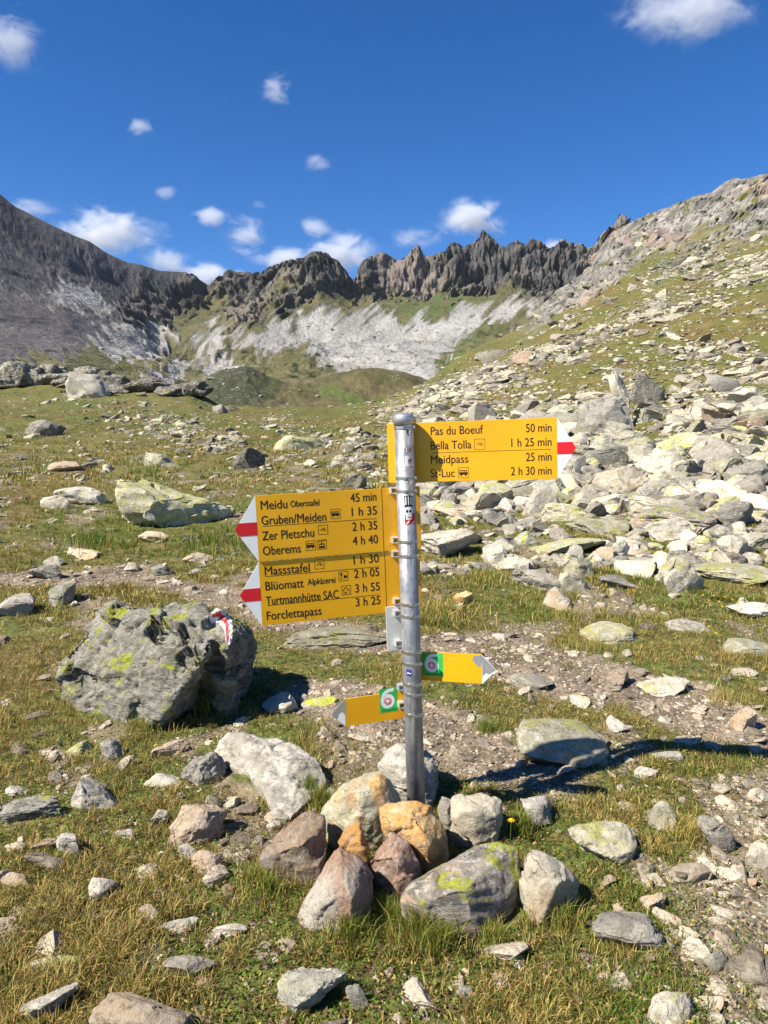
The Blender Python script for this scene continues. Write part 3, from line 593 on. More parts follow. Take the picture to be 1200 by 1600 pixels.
# ------------------------------------------------------------------ carved stones: hulls of points read off the photo, given real depth
def hull_rock(name, pieces, mat, voxel, rough, seed, smooth=1, layers=0., laydir=(0, 0, 1), chips=16, chipd=.030, nblk=16, blk=.008):
    bm = bmesh.new()
    for pts in pieces:
        b2 = bmesh.new()
        for p_ in pts: b2.verts.new(p_)
        r = bmesh.ops.convex_hull(b2, input=b2.verts)
        bmesh.ops.delete(b2, geom=[v for v in b2.verts if not v.link_faces], context='VERTS')
        bmesh.ops.triangulate(b2, faces=b2.faces); bmesh.ops.recalc_face_normals(b2, faces=b2.faces)
        tmp = bpy.data.meshes.new('tmp'); b2.to_mesh(tmp); b2.free(); bm.from_mesh(tmp); bpy.data.meshes.remove(tmp)
    me = bpy.data.meshes.new('tmp'); bm.to_mesh(me); bm.free()
    o = bpy.data.objects.new('tmp', me); COL.objects.link(o)
    m = o.modifiers.new('r', 'REMESH'); m.mode = 'VOXEL'; m.voxel_size = voxel
    if smooth: s = o.modifiers.new('s', 'SMOOTH'); s.factor = .5; s.iterations = smooth
    dg = bpy.context.evaluated_depsgraph_get(); me2 = bpy.data.meshes.new_from_object(o.evaluated_get(dg))
    bpy.data.objects.remove(o); bpy.data.meshes.remove(me)
    n = len(me2.vertices); V = np.zeros(n*3, np.float32); me2.vertices.foreach_get('co', V); V = V.reshape(-1, 3).astype(float)
    N = np.zeros(n*3, np.float32); me2.vertices.foreach_get('normal', N); N = N.reshape(-1, 3)
    q = V*1.0
    F3 = np.array([[p_.vertices[0], p_.vertices[1], p_.vertices[2]] for p_ in me2.polygons])
    V = chip(V, F3, seed+8, chips, chipd, .7); N = normals(V, F3); V = blocks(V, seed+4, nblk, blk, N); N = normals(V, F3)
    D = rough*(.9*fbm(q*6, 3, seed)+.5*(ridged(q*14, 3, seed+5)-.6)+.55*fbm(q*34, 3, seed+9))-.5*rough*sstep(.75, .95, ridged(q*5, 2, seed+11))
    if layers:
        ax = np.array(laydir, float); ax /= np.linalg.norm(ax); s = q@ax*26+1.5*noise(q*5, seed+3); D += layers*(np.abs((s % 1)-.5)*2-.5)*sstep(-.3, .3, noise(q*6, seed+4))
    V = V+N*D[:, None]; c = V.mean(0); c[2] = V[:, 2].min()
    me2.vertices.foreach_set('co', (V-c).astype(np.float32).ravel()); me2.name = name
    me2.polygons.foreach_set('use_smooth', np.ones(len(me2.polygons), bool)); me2.update()
    o = link(name, me2, mat); o.location = c; return o
def at_z(px, py, z):
    d = ray(px, py); Y = (z-EYE)/d[2]; return np.array([d[0]*Y, Y, z])
def carve(outline, ridge, thick, sink=.08):
    """Outline and inner ridge points (photo x, y, height over the ground in metres) -> a solid point cloud standing on the ground."""
    pts = [at_z(*p_) for p_ in outline]; rd = [at_z(*p_) for p_ in ridge]; C = np.mean(pts, 0)
    back = [np.array([a[0]+(C[0]-a[0])*.16, max(a[1], C[1])+thick*.5, a[2]*.72]) for a in pts]
    low = [np.array([a[0]+(C[0]-a[0])*.06, a[1]+.015, -sink]) for a in pts if a[2] < .06]
    lowb = [np.array([a[0], a[1]+thick*.5, -sink]) for a in low]
    return [tuple(v) for v in pts+rd+back+low+lowb]
PILE = [
 ([(592, 1262, .19), (594, 1290, .14), (600, 1312, .09), (640, 1337, .03), (668, 1366, 0), (681, 1364, 0), (702, 1338, .04), (698, 1300, .12), (677, 1262, .19), (650, 1254, .20), (604, 1254, .20)], [(652, 1278, .20), (668, 1320, .13), (612, 1290, .155)], .16, 'orange', .005, 'orange and white stone leaning against the foot of the post'),
 ([(573, 1345, .09), (600, 1309, .14), (613, 1302, .15), (637, 1315, .14), (659, 1352, .08), (656, 1376, .04), (622, 1404, 0), (603, 1393, .01)], [(622, 1342, .135), (604, 1368, .07), (640, 1360, .085)], .12, 'maroon', .005, 'dark brown diamond-shaped stone in front of the orange one'),
 ([(622, 1410, .07), (638, 1391, .10), (668, 1374, .12), (748, 1318, .135), (790, 1315, .135), (810, 1327, .125), (815, 1385, .05), (810, 1410, .02), (760, 1462, 0), (708, 1470, 0), (680, 1462, 0), (643, 1432, .02)], [(712, 1402, .14), (760, 1364, .14), (716, 1450, .04), (660, 1412, .10)], .10, 'layered', .004, 'big wedge of grey layered rock with a dark striped flank in front of the post'),
 ([(462, 1440, 0), (480, 1400, .05), (519, 1334, .16), (533, 1320, .18), (566, 1344, .15), (584, 1370, .10), (587, 1390, .07), (580, 1427, .02), (547, 1458, 0), (527, 1463, 0), (498, 1447, 0)], [(550, 1396, .14), (532, 1366, .165), (560, 1372, .14), (536, 1436, .05)], .16, 'pink', .005, 'triangular pinkish grey stone with bright yellow lichen spots'),
 ([(524, 1325, .10), (544, 1291, .17), (560, 1278, .19), (573, 1300, .17), (579, 1330, .12), (573, 1354, .07), (548, 1357, .05)], [(564, 1312, .17)], .14, 'orange', .005, 'small pointed orange and grey stone behind the pinkish triangle'),
 ([(402, 1340, .05), (411, 1324, .08), (430, 1310, .11), (470, 1276, .17), (486, 1272, .17), (508, 1279, .16), (510, 1320, .10), (502, 1362, .03), (490, 1376, 0), (450, 1368, 0), (413, 1359, .01)], [(472, 1318, .14), (492, 1312, .135), (432, 1334, .09)], .18, 'brown', .007, 'rounded brown stone at the outer end of the pile'),
 ([(494, 1275, .08), (498, 1262, .11), (530, 1229, .18), (570, 1203, .23), (593, 1198, .24), (617, 1224, .20), (630, 1258, .13), (611, 1302, .05), (560, 1325, 0), (518, 1307, .02)], [(560, 1240, .215), (592, 1228, .225), (556, 1285, .115), (604, 1262, .155)], .2, 'rustgreen', .006, 'large greenish stone with rusty streaks behind the pile'),
 ([(586, 1195, .12), (603, 1171, .17), (630, 1158, .19), (665, 1168, .18), (686, 1190, .14), (686, 1230, .06), (671, 1264, 0), (618, 1252, .02)], [(640, 1196, .17)], .2, 'grey', .008, 'rough grey stone wedged behind the post'),
 ([(682, 1255, .12), (691, 1243, .145), (707, 1246, .14), (715, 1270, .09), (712, 1299, .03), (700, 1305, .02), (687, 1291, .04)], [(701, 1268, .115)], .09, 'grey', .003, 'small upright grey stone right beside the post'),
 ([(699, 1300, .03), (704, 1262, .11), (711, 1245, .145), (760, 1238, .155), (786, 1254, .135), (789, 1280, .08), (772, 1320, 0), (740, 1325, 0), (711, 1320, 0)], [(742, 1268, .14), (772, 1272, .125), (715, 1268, .125)], .16, 'cream', .005, 'white blocky stone crossed by the shadow of the post'),
 ([(811, 1408, .03), (816, 1340, .15), (829, 1322, .18), (847, 1326, .18), (882, 1351, .13), (910, 1382, .07), (903, 1400, .03), (873, 1423, 0), (842, 1449, 0)], [(874, 1370, .14), (868, 1406, .055), (838, 1348, .165)], .10, 'cream', .004, 'pale sharp-edged slab standing at the end of the pile'),
]
for k, (ol, rd, th, mt, rg, label) in enumerate(PILE):
    o = hull_rock('stone', [carve(ol, rd, th, .10)], M[mt], .0056, rg*.7, 20+k*3, 0, .004 if mt == 'layered' else 0, (.3, .5, 1))
    tag(o, label, 'stone', 'stones piled round the foot of the signpost')
    c = o.location; dm = o.dimensions; FOOT.append((c.x, c.y, dm.x*.48, dm.y*.48))
    LAND.append((sum(p_[0] for p_ in ol)/len(ol), sum(p_[1] for p_ in ol)/len(ol), 100, label))

# the big boulder beside the trail
P1 = carve([(82, 1092, .02), (84, 1062, .10), (103, 1020, .22), (127, 999, .28), (150, 965, .38), (170, 945, .44), (230, 940, .46), (300, 940, .47), (324, 950, .47), (330, 985, .44), (334, 1030, .30), (318, 1070, .14), (292, 1104, 0), (262, 1130, 0), (237, 1142, 0), (200, 1130, 0), (160, 1108, 0), (118, 1100, .01)], [(318, 1003, .44), (272, 1064, .25), (254, 1098, .13), (200, 1072, .19), (146, 1040, .22), (110, 1056, .14)], .3, .12)
P2 = carve([(322, 985, .42), (330, 961, .47), (352, 949, .485), (375, 961, .45), (392, 995, .35), (388, 1045, .20), (368, 1092, .05), (340, 1112, 0), (316, 1097, 0)], [(354, 1008, .40), (350, 1062, .2)], .4, .12)
P3 = carve([(164, 962, .42), (170, 936, .50), (230, 938, .52), (254, 955, .48), (238, 974, .43), (200, 980, .40)], [], .25, .2)
big = hull_rock('boulder', [P1, P2, P3], M['bigboulder'], .011, .014, 77, 0, .012, (.25, -.45, 1), 22, .03, 80, .034)
def dent(o, poly, push):
    me = o.data; n = len(me.vertices); V = np.zeros(n*3, np.float32); me.vertices.foreach_get('co', V); V = V.reshape(-1, 3).astype(float); L = np.array(o.location)
    qx, qy = project(V+L); ins = np.zeros(n, bool); j = len(poly)-1
    qx = qx+3*noise(V*30, 3); qy = qy+3*noise(V*30, 4)
    for i in range(len(poly)):
        (xi, yi), (xj, yj) = poly[i], poly[j]; ins ^= ((yi > qy) != (yj > qy)) & (qx < (xj-xi)*(qy-yi)/(yj-yi+1e-9)+xi); j = i
    N = np.zeros(n*3, np.float32); me.vertices.foreach_get('normal', N); N = N.reshape(-1, 3); ins &= ((V+L-np.array([0, 0, EYE]))*N).sum(1) < 0
    V[ins] += np.array(push); me.vertices.foreach_set('co', V.astype(np.float32).ravel()); me.update()
dent(big, [(226, 990), (240, 962), (262, 968), (292, 984), (304, 1002), (270, 1012), (246, 1008)], (0, .05, -.055))
dent(big, [(96, 1060), (106, 1040), (150, 1058), (148, 1090), (118, 1082)], (.02, .05, 0)); dent(big, [(200, 1125), (206, 1100), (222, 1098), (216, 1128)], (0, .03, 0)); dent(big, [(276, 1020), (300, 1010), (318, 1018), (306, 1046), (284, 1040)], (0, .03, -.03))
tag(big, 'big dark grey-green boulder with yellow lichen and a painted red and white trail mark', 'boulder'); LAND.append((240, 1030, 300, 'the big painted boulder'))
FOOT.append((big.location.x, big.location.y, big.dimensions.x*.46, big.dimensions.y*.40))
def paint_mark(rock, poly, mat, lift=.004):
    """Copies the faces of the rock whose centres project inside a photo polygon, as a thin coat of paint lying on them."""
    me = rock.data; L = np.array(rock.location)
    V = np.array([v.co[:] for v in me.vertices]); N = np.array([v.normal[:] for v in me.vertices])
    q = np.stack(project(V+L), -1); cc = np.array([q[list(p_.vertices)].mean(0) for p_ in me.polygons]); nn = np.array([p_.normal[:] for p_ in me.polygons]); ctr = np.array([p_.center[:] for p_ in me.polygons])+L-np.array([0, 0, EYE])
    cc = cc+3.5*np.stack([noise(xyz(cc[:, 0]/5, cc[:, 1]/5), 1), noise(xyz(cc[:, 0]/5, cc[:, 1]/5), 2)], -1)
    ins = np.zeros(len(cc), bool); j = len(poly)-1
    for i in range(len(poly)):
        (xi, yi), (xj, yj) = poly[i], poly[j]
        ins ^= ((yi > cc[:, 1]) != (yj > cc[:, 1])) & (cc[:, 0] < (xj-xi)*(cc[:, 1]-yi)/(yj-yi+1e-9)+xi); j = i
    ins = ((nn*ctr).sum(1) < .9) & (np.abs(cc[:, 0]-np.mean([p_[0] for p_ in poly])) < 60) & (np.abs(cc[:, 1]-np.mean([p_[1] for p_ in poly])) < 60)
    idx = np.nonzero(ins)[0]; used = sorted({v for i in idx for v in me.polygons[i].vertices}); mp = {v: k for k, v in enumerate(used)}
    m2 = bpy.data.meshes.new('trail_mark'); m2.from_pydata([tuple(V[v]+N[v]*lift) for v in used], [], [[mp[v] for v in me.polygons[i].vertices] for i in idx])
    bm = bmesh.new(); bm.from_mesh(m2); bmesh.ops.subdivide_edges(bm, edges=bm.edges[:], cuts=3, use_grid_fill=True); bm.faces.ensure_lookup_table()
    c3 = np.array([f.calc_center_median()[:] for f in bm.faces]); q2 = np.stack(project(c3+L), -1); c4 = c3*70
    q2 = q2+1.3*np.stack([fbm(c4, 3, 1), fbm(c4, 3, 2)], -1); ins = np.zeros(len(q2), bool); j = len(poly)-1
    for i in range(len(poly)):
        (xi, yi), (xj, yj) = poly[i], poly[j]; ins ^= ((yi > q2[:, 1]) != (yj > q2[:, 1])) & (q2[:, 0] < (xj-xi)*(q2[:, 1]-yi)/(yj-yi+1e-9)+xi); j = i
    bmesh.ops.delete(bm, geom=[f for f, k in zip(bm.faces, ins) if not k], context='FACES')
    # keep the one largest connected coat
    best, seen = [], set()
    for f in bm.faces:
        if f in seen: continue
        st, comp = [f], []; seen.add(f)
        while st:
            g_ = st.pop(); comp.append(g_)
            for e_ in g_.edges:
                for h_ in e_.link_faces:
                    if h_ not in seen: seen.add(h_); st.append(h_)
        if len(comp) > 40: best = best+comp
    bs = set(best); bmesh.ops.delete(bm, geom=[f for f in bm.faces if f not in bs], context='FACES'); bm.to_mesh(m2); bm.free()
    m2.polygons.foreach_set('use_smooth', np.ones(len(m2.polygons), bool))
    return link('trail_mark', m2, mat, rock)
def chipped(name, col):
    t = NT(name); m = t.mix(t.ramp(t.noise(38, 5, .7), .44, .52), tuple(c*.9 for c in col), col); t.base(t.mix(t.ramp(t.noise(26, 6, .7, seed=3), .50, .57), m, (.20, .20, .18)))
    t.normal(t.bump(t.noise(90, 4), .5, .004)); return t.m
M['mark_white'] = chipped('chipped_white_paint', (.68, .67, .64)); M['mark_red'] = chipped('chipped_red_paint', (.55, .04, .03))
WHITE = [(325, 963), (334, 950), (352, 953), (363, 968), (363, 1000), (354, 1014), (351, 985), (342, 973), (330, 973)]
RED = [(329, 960), (341, 954), (355, 966), (358, 998), (354, 1004), (352, 975), (341, 963), (332, 965)]
for poly, mt, lf, lb in ((WHITE, 'mark_white', .004, 'white half of the painted trail mark'), (RED, 'mark_red', .007, 'red half of the painted trail mark')):
    pm = paint_mark(big, poly, M[mt], lf)
    if pm: pm['label'] = lb
# the long pale ridge of rock in the grass
lr = hull_rock('boulder', [carve([(334, 1184, .0), (338, 1150, .05), (352, 1141, .065), (400, 1150, .07), (444, 1157, .06), (456, 1175, .05), (410, 1216, 0), (372, 1204, 0)], [(395, 1172, .07)], .10, .1),
                           carve([(386, 1202, .02), (410, 1164, .07), (456, 1158, .075), (494, 1184, .05), (514, 1212, .02), (504, 1238, 0), (470, 1251, 0), (455, 1272, 0), (428, 1267, 0), (408, 1236, .0)], [(455, 1195, .075), (460, 1230, .035)], .10, .1)], M['grey'], .008, .010, 91, 0, 0, (0, 0, 1), 14, .02, 40, .008)
tag(lr, 'long pale ridge of rock with faint lichen rising from the grass beside the pile', 'boulder'); LAND.append((420, 1200, 170, 'the long pale ridge of rock'))
FOOT.append((lr.location.x, lr.location.y, lr.dimensions.x*.42, lr.dimensions.y*.35))

# ------------------------------------------------------------------ outcrops on the skyline of the near ground
def outcrop(cx, y0, y1, wpx, Y, seed, label, mat, n=9):
    """One craggy outcrop: a bank of fused angular blocks."""
    r = np.random.default_rng(seed); pts = []; W = wpx/FPX*Y; H = (y1-y0)/FPX*Y; c = at(cx, y1, Y)
    n *= 2
    for k in range(n):
        fx = (k+.5)/n-.5; h = H*(1-(2*abs(fx))**2*.6)*r.uniform(.45, 1.05); bw = W/n*r.uniform(2.2, 5.5)
        V, F = rock_shape(seed*31+k, 2, (bw*1.1, bw*r.uniform(.9, 1.8), h*r.uniform(.7, 1.3)), 4, .03, .75)
        pts.append([tuple(v) for v in V+np.array([c[0]+fx*W, c[1]+r.uniform(-.1, .25)*W*.3, c[2]+h*.32])])
    o = hull_rock('rock_outcrop', pts, mat, max(.06, W/110), .02*H, seed, 0, 0, (0, 0, 1), 10, .015, 60, .03*H); return tag(o, label, 'outcrop', 'outcrops on the skyline of the near ground')
M['crag'] = rock_mat('lichened_crag', (.12, .118, .10), (.26, .255, .215), lichen=.5, lich_col=(.30, .30, .14), s=.14, strat=2.5, pale=.6, dark=.8)
M['tancrag'] = rock_mat('tan_crag', (.17, .15, .125), (.34, .31, .265), C=(.34, .20, .14), lichen=.2, lich_col=(.28, .28, .10), s=.10, strat=2, pale=.5, dark=.8)
M['slab'] = rock_mat('dark_slab', (.07, .07, .065), (.14, .14, .125), lichen=.2, s=.2, pale=.4)
outcrop(60, 546, 604, 190, 74, 201, 'broad humped rocky outcrop at the far edge of the meadow', M['crag'], 8)
outcrop(160, 578, 606, 120, 70, 205, 'low broken outcrop beyond the rock train in the meadow', M['crag'], 8)
outcrop(228, 586, 612, 110, 66, 207, 'pale lichened outcrop on the meadow skyline', M['crag'], 7)
outcrop(288, 588, 618, 60, 63, 209, 'dark leaning slab at the end of the meadow skyline', M['slab'], 4)
outcrop(350, 629, 642, 36, 58, 211, 'tiny dark rock rib at the drop of the meadow crest', M['slab'], 4)
for k, (cx, y0, y1, wpx, Y, label) in enumerate([
    (968, 372, 420, 70, 150, 'tan crag at the steep end of the skyline ridge'), (912, 436, 470, 60, 142, 'small dark crag low on the steep edge'), (1010, 360, 410, 80, 146, 'pale cracked crag under the skyline'),
    (1075, 330, 375, 120, 138, 'long ledge of grey crag beneath the skyline'), (1150, 302, 350, 110, 128, 'reddish grey crag high on the slope'), (1190, 288, 320, 70, 130, 'topmost crag at the edge of the picture'),
    (868, 470, 500, 44, 130, 'dark rib of rock on the steep edge'), (1040, 385, 415, 100, 128, 'sunlit ledge in the middle of the crags'), (940, 412, 440, 60, 140, 'broken crag under the tan one'),
    (1120, 352, 380, 90, 122, 'low grey ledge below the reddish crag'), (980, 412, 440, 80, 125, 'tilted pale ledge above the grass'), (830, 500, 530, 50, 118, 'small rib of crag beside the far scree')]):
    outcrop(cx, y0, y1, wpx, Y, 230+k*3, label, M['tancrag'], 8)

# ------------------------------------------------------------------ scattered stones: one prototype per shape, copies as individuals
def pdens(px, py):
    """How thickly stones lie at a place of the photo (0..1)."""
    d = np.full(np.shape(px), .085)
    def blob(x, y, rx, ry, a):
        nonlocal d
        d = np.maximum(d, a*np.exp(-(((px-x)/rx)**2+((py-y)/ry)**2)))
    blob(1080, 760, 190, 62, 1.); blob(1150, 690, 120, 50, .8); blob(760, 770, 130, 40, .7); blob(960, 700, 90, 40, .6)
    blob(950, 890, 260, 60, .40); blob(1120, 900, 120, 70, .6)
    for x, y in ((640, 640), (690, 622), (740, 600), (790, 580), (850, 560), (900, 540), (950, 515), (1000, 495), (1060, 470), (1120, 440), (1180, 410)): blob(x, y, 62, 24, 1.)
    for x, y in ((1190, 480), (1160, 560), (1100, 600), (1060, 640)): blob(x, y, 60, 36, .5)
    for x, y, a in ((560, 690, .8), (500, 690, .9), (440, 665, .5), (330, 690, .6), (290, 672, .8), (240, 660, .8), (200, 640, .7), (150, 622, .7), (620, 670, .9), (420, 720, .3), (560, 720, .5)): blob(x, y, 55, 20, a)
    blob(1010, 560, 260, 130, .30); blob(900, 480, 140, 60, .7); blob(1080, 420, 180, 75, .85); blob(200, 720, 260, 40, .12); blob(900, 620, 300, 70, .28); blob(100, 830, 160, 60, .12); blob(600, 740, 200, 60, .3)
    return d*(.35+.65*sstep(-.35, .25, fbm(xyz(px/60, py/26), 3, 301)))
def sample(n, ymin, ymax, r, umax=.66, p=.55):
    Y = ymin*(ymax/ymin)**(r.random(n)**p); u = r.uniform(-umax, umax, n); return u*Y, Y
cand_r = np.random.default_rng(99)
X, Y = sample(150000, 5.2, 130, cand_r); Z = ground_z(X, Y); qx, qy = project(xyz(X, Y, Z))
X2 = cand_r.uniform(.03, .64, 60000); Y2 = 6.5*(34/6.5)**cand_r.random(60000); X, Y = np.r_[X, X2*Y2], np.r_[Y, Y2]; Z = ground_z(X, Y); qx, qy = project(xyz(X, Y, Z))
keep = (cand_r.random(len(X)) < pdens(qx, qy)*.6*np.clip(Y/16, .12, 1)) & (dirt_mask(X, Y) < .6) & (qy > 300)
X, Y, Z, qx, qy = X[keep], Y[keep], Z[keep], qx[keep], qy[keep]
size = .14*(1/np.maximum(cand_r.random(len(X)), .004))**.50*(.7+.6*pdens(qx, qy)); size = np.minimum(size, .34+.018*Y); size = np.where((qx > 720) & (qy > 640) & (qy < 860), size*1.3, size); size = np.where(qx < 640, np.minimum(size*.72, .9), size)
size = np.minimum(size, np.where(Y < 9, .30, 2.2))
for fx, fy, rx, ry in FOOT:
    m = ((X-fx)/(rx+size*.4))**2+((Y-fy)/(ry+size*.4))**2 < 1; X, Y, Z, qx, qy, size = (a[~m] for a in (X, Y, Z, qx, qy, size))
order = np.argsort(-(size/Y)); inframe = (qx > 5) & (qx < 1195) & (qy < 1590)
# keep the big ones from swallowing each other
sel = []; cell = {}
for i in order:
    if not inframe[i]: continue
    ok = all((X[i]-X[j])**2+((Y[i]-Y[j]))**2 > (.30*(size[i]+size[j]))**2 for j in sel)
    if ok: sel.append(i)
    if len(sel) >= 225: break
PROTO = [rock_shape(500+i*13, 4, (1, cand_r.uniform(.6, 1.), cand_r.uniform(.38, .85)), int(cand_r.integers(5, 9)), .035, cand_r.choice([0, .4, .8]), cand_r.choice([0, .02, .03])) for i in range(22)]
PM = {}
def proto_mesh(i, mt):
    if (i, mt) not in PM:
        V, F = PROTO[i]; me = np_mesh('boulder', V, [F]); me.set_sharp_from_angle(angle=R(28)); me.materials.append(M[mt]); PM[i, mt] = me
    return PM[i, mt]
SIZEW = {0: 'small', 1: 'middling', 2: 'large'}
COLW = {'block': 'creamy grey', 'pale': 'pale grey', 'grey': 'grey', 'lichen': 'yellowish lichened', 'tan': 'tan', 'dark': 'dark', 'green': 'greenish grey', 'cream': 'whitish', 'brown': 'brown'}
SHAPEW = ['flat', 'blocky', 'tilted', 'rounded', 'angular', 'pointed', 'broad']
mats = ['block']*6+['pale']*6+['lichen']*5+['grey']*5+['cream']*3+['tan']*2+['dark']*2+['green']*3+['brown']
used_labels = {}
for n, i in enumerate(sel):
    mt = mats[int(cand_r.integers(len(mats)))]; pi = int(cand_r.integers(len(PROTO)))
    o = bpy.data.objects.new('boulder', proto_mesh(pi, mt)); COL.objects.link(o)
    s = size[i]*cand_r.uniform(1.0, 1.3); o.scale = (s, s*cand_r.uniform(.8, 1.1), s*cand_r.uniform(.7, 1.15))
    o.rotation_euler = (R(cand_r.uniform(-16, 16)), R(cand_r.uniform(-16, 16)), cand_r.uniform(0, 6.28)); o.location = (X[i], Y[i], Z[i]+.04*s)
    FOOT.append((X[i], Y[i], s*.42, s*.42))
    ld = min(LAND, key=lambda a: math.hypot(a[0]-qx[i], (a[1]-qy[i])*1.6)-a[2]*.3); dx, dyp = qx[i]-ld[0], qy[i]-ld[1]
    rel = ('right of' if dx > 0 else 'left of') if abs(dx) > abs(dyp)*1.3 else ('in front of' if dyp > 0 else 'behind')
    sw = SIZEW[int(s > .28)+int(s > .7)]
    words_ = ld[3].split(); short = ' '.join(words_[:7])
    for tr in (' the', ' a', ' and', ' of', ' in', ' with', ' beside', ' at', ' on', ' under', ' right', ' below', ' above', ' behind', ' its', ' one', ' just', ' by', ' among', ' over', ' beneath', ' low', ' standing', ' lying', ' head'):
        pass
    while short.split()[-1] in ('the', 'a', 'and', 'of', 'in', 'with', 'beside', 'at', 'on', 'under', 'right', 'below', 'above', 'behind', 'its', 'one', 'just', 'by', 'among', 'over', 'beneath', 'low', 'standing', 'lying', 'crusted', 'thickly', 'big', 'bright', 'yellow', 'upper', 'far', 'lower', 'very'): short = ' '.join(short.split()[:-1])
    art = '' if short.startswith('the ') else 'the '
    for sh in cand_r.permutation(SHAPEW):
        label = f"{sw} {sh} {COLW[mt]} boulder {rel} {art}{short}"
        if label not in used_labels: break
    used_labels[label] = 1
    tag(o, label, 'boulder', 'boulders strewn over the meadow and slope')
# everything smaller, too many to count
rest = np.setdiff1d(np.arange(len(X)), np.array(sel))
TINTS = np.array([(.36, .35, .31), (.42, .40, .36), (.30, .295, .27), (.33, .32, .22), (.24, .24, .22), (.40, .33, .26)])
def merge(name, X, Y, Z, S, r, protos, mat, sink=.03, flatten=(.45, 1.)):
    VV, FF, RR = [], [], []; off = 0
    for k in range(len(X)):
        V, F = protos[int(r.integers(len(protos)))]
        s = S[k]; a = r.uniform(0, 6.28); ca_, sa_ = math.cos(a), math.sin(a); tx, ty = r.uniform(-.3, .3, 2)
        W = V*np.array([s, s*r.uniform(.7, 1), s*r.uniform(*flatten)]); W = W@np.array([[ca_, -sa_, tx], [sa_, ca_, ty], [-tx*ca_, -ty, 1]]).T
        VV.append(W+np.array([X[k], Y[k], Z[k]+sink*s])); FF.append(F+off); off += len(V); RR.append(np.full(len(V), r.random()))
    return np.concatenate(VV), np.concatenate(FF), np.concatenate(RR)
def strew(name, batches, mat):
    V = np.concatenate([b_[0] for b_ in batches]); R_ = np.concatenate([b_[2] for b_ in batches]); off = np.cumsum([0]+[len(b_[0]) for b_ in batches[:-1]])
    me = np_mesh(name, V, [np.concatenate([b_[1]+o_ for b_, o_ in zip(batches, off)])], False); set_attr(me, 'rnd', R_); return tag(link(name, me, mat), kind='stuff')
P2_ = [rock_shape(900+i, 3, (1, cand_r.uniform(.7, 1), cand_r.uniform(.4, .8)), 9, .05) for i in range(14)]
P1_ = [rock_shape(940+i, 2, (1, cand_r.uniform(.7, 1), cand_r.uniform(.4, .8)), 7, .04) for i in range(14)]
nearr = rest[(size[rest]/Y[rest] > .008)]; farr = rest[(size[rest]/Y[rest] <= .008)]
print('scatter', len(sel), len(nearr), len(farr))
P0b_ = [rock_shape(1170+i, 1, (1, cand_r.uniform(.7, 1), cand_r.uniform(.45, .85)), 5, .03) for i in range(12)]
kx, ky, kz = X_.ravel(), Y_.ravel(), Z_.ravel(); kp = cand_r.choice(len(kx), 5000); kqx, kqy = project(xyz(kx[kp], ky[kp], kz[kp]))
kp = kp[(cand_r.random(5000) < np.where(kqx < 420, .5, .10)) & (kqx > 290) & (kqx < 720) & (kqy < 660)]
mw = wgt.reshape(-1, 4); sc_ = np.nonzero((mw[:, 1] > .6) & (py.ravel() > 500) & (px.ravel() > 150))[0]; sc_ = cand_r.choice(sc_, 2600)
extra = [merge('k', kx[kp], ky[kp], kz[kp], .45*(1/np.maximum(cand_r.random(len(kp)), .02))**.45, cand_r, P0b_, None),
         merge('s', mV[sc_, 0], mV[sc_, 1], mV[sc_, 2], .9*(1/np.maximum(cand_r.random(len(sc_)), .02))**.45*(mV[sc_, 1]/700), cand_r, P0b_, None)]
strew('scattered_stones', [merge('n', X[nearr], Y[nearr], Z[nearr], size[nearr], cand_r, P2_, None), *extra, merge('f', X[farr], Y[farr], Z[farr], size[farr]*1.15, cand_r, P1_, None)], M['tinted'])
# pebbles and chips on the trail and in bare soil
X, Y = sample(150000, 1.35, 14, cand_r, .75, .8); dm = dirt_mask(X, Y)
keep = cand_r.random(len(X)) < dm*.62+.02; X, Y = X[keep], Y[keep]
S = .0095*(1/np.maximum(cand_r.random(len(X)), .002))**.48; S = np.minimum(S, .10)*(.75+.06*Y)
for fx, fy, rx, ry in FOOT:
    m = ((X-fx)/(rx*.95))**2+((Y-fy)/(ry*.95))**2 < 1; X, Y, S = X[~m], Y[~m], S[~m]
P0_ = [rock_shape(970+i, 1, (1, cand_r.uniform(.6, 1), cand_r.uniform(.35, .7)), 5, .03) for i in range(16)]
X3, Y3 = sample(1500, 1.4, 7.5, cand_r, .7, .8); S3 = .02*(1/np.maximum(cand_r.random(1500), .01))**.42; ok = np.ones(1500, bool)
for fx, fy, rx, ry in FOOT: ok &= ((X3-fx)/(rx+.02))**2+((Y3-fy)/(ry+.02))**2 > 1
X, Y, S = np.r_[X, X3[ok]], np.r_[Y, Y3[ok]], np.r_[S, S3[ok]]
big_p = S > .035
M['gravel'] = rock_mat('trail_gravel', (.27, .225, .175), (.37, .34, .285), C=(.43, .39, .32), lichen=0, pale=.3, var=.55, tint=True)
print('gravel', len(X), big_p.sum())
strew('gravel', [merge('g', X[m_], Y[m_], ground_z(X[m_], Y[m_]), S[m_], cand_r, pr_, None) for m_, pr_ in ((~big_p, P0_), (big_p, P2_))], M['gravel'])
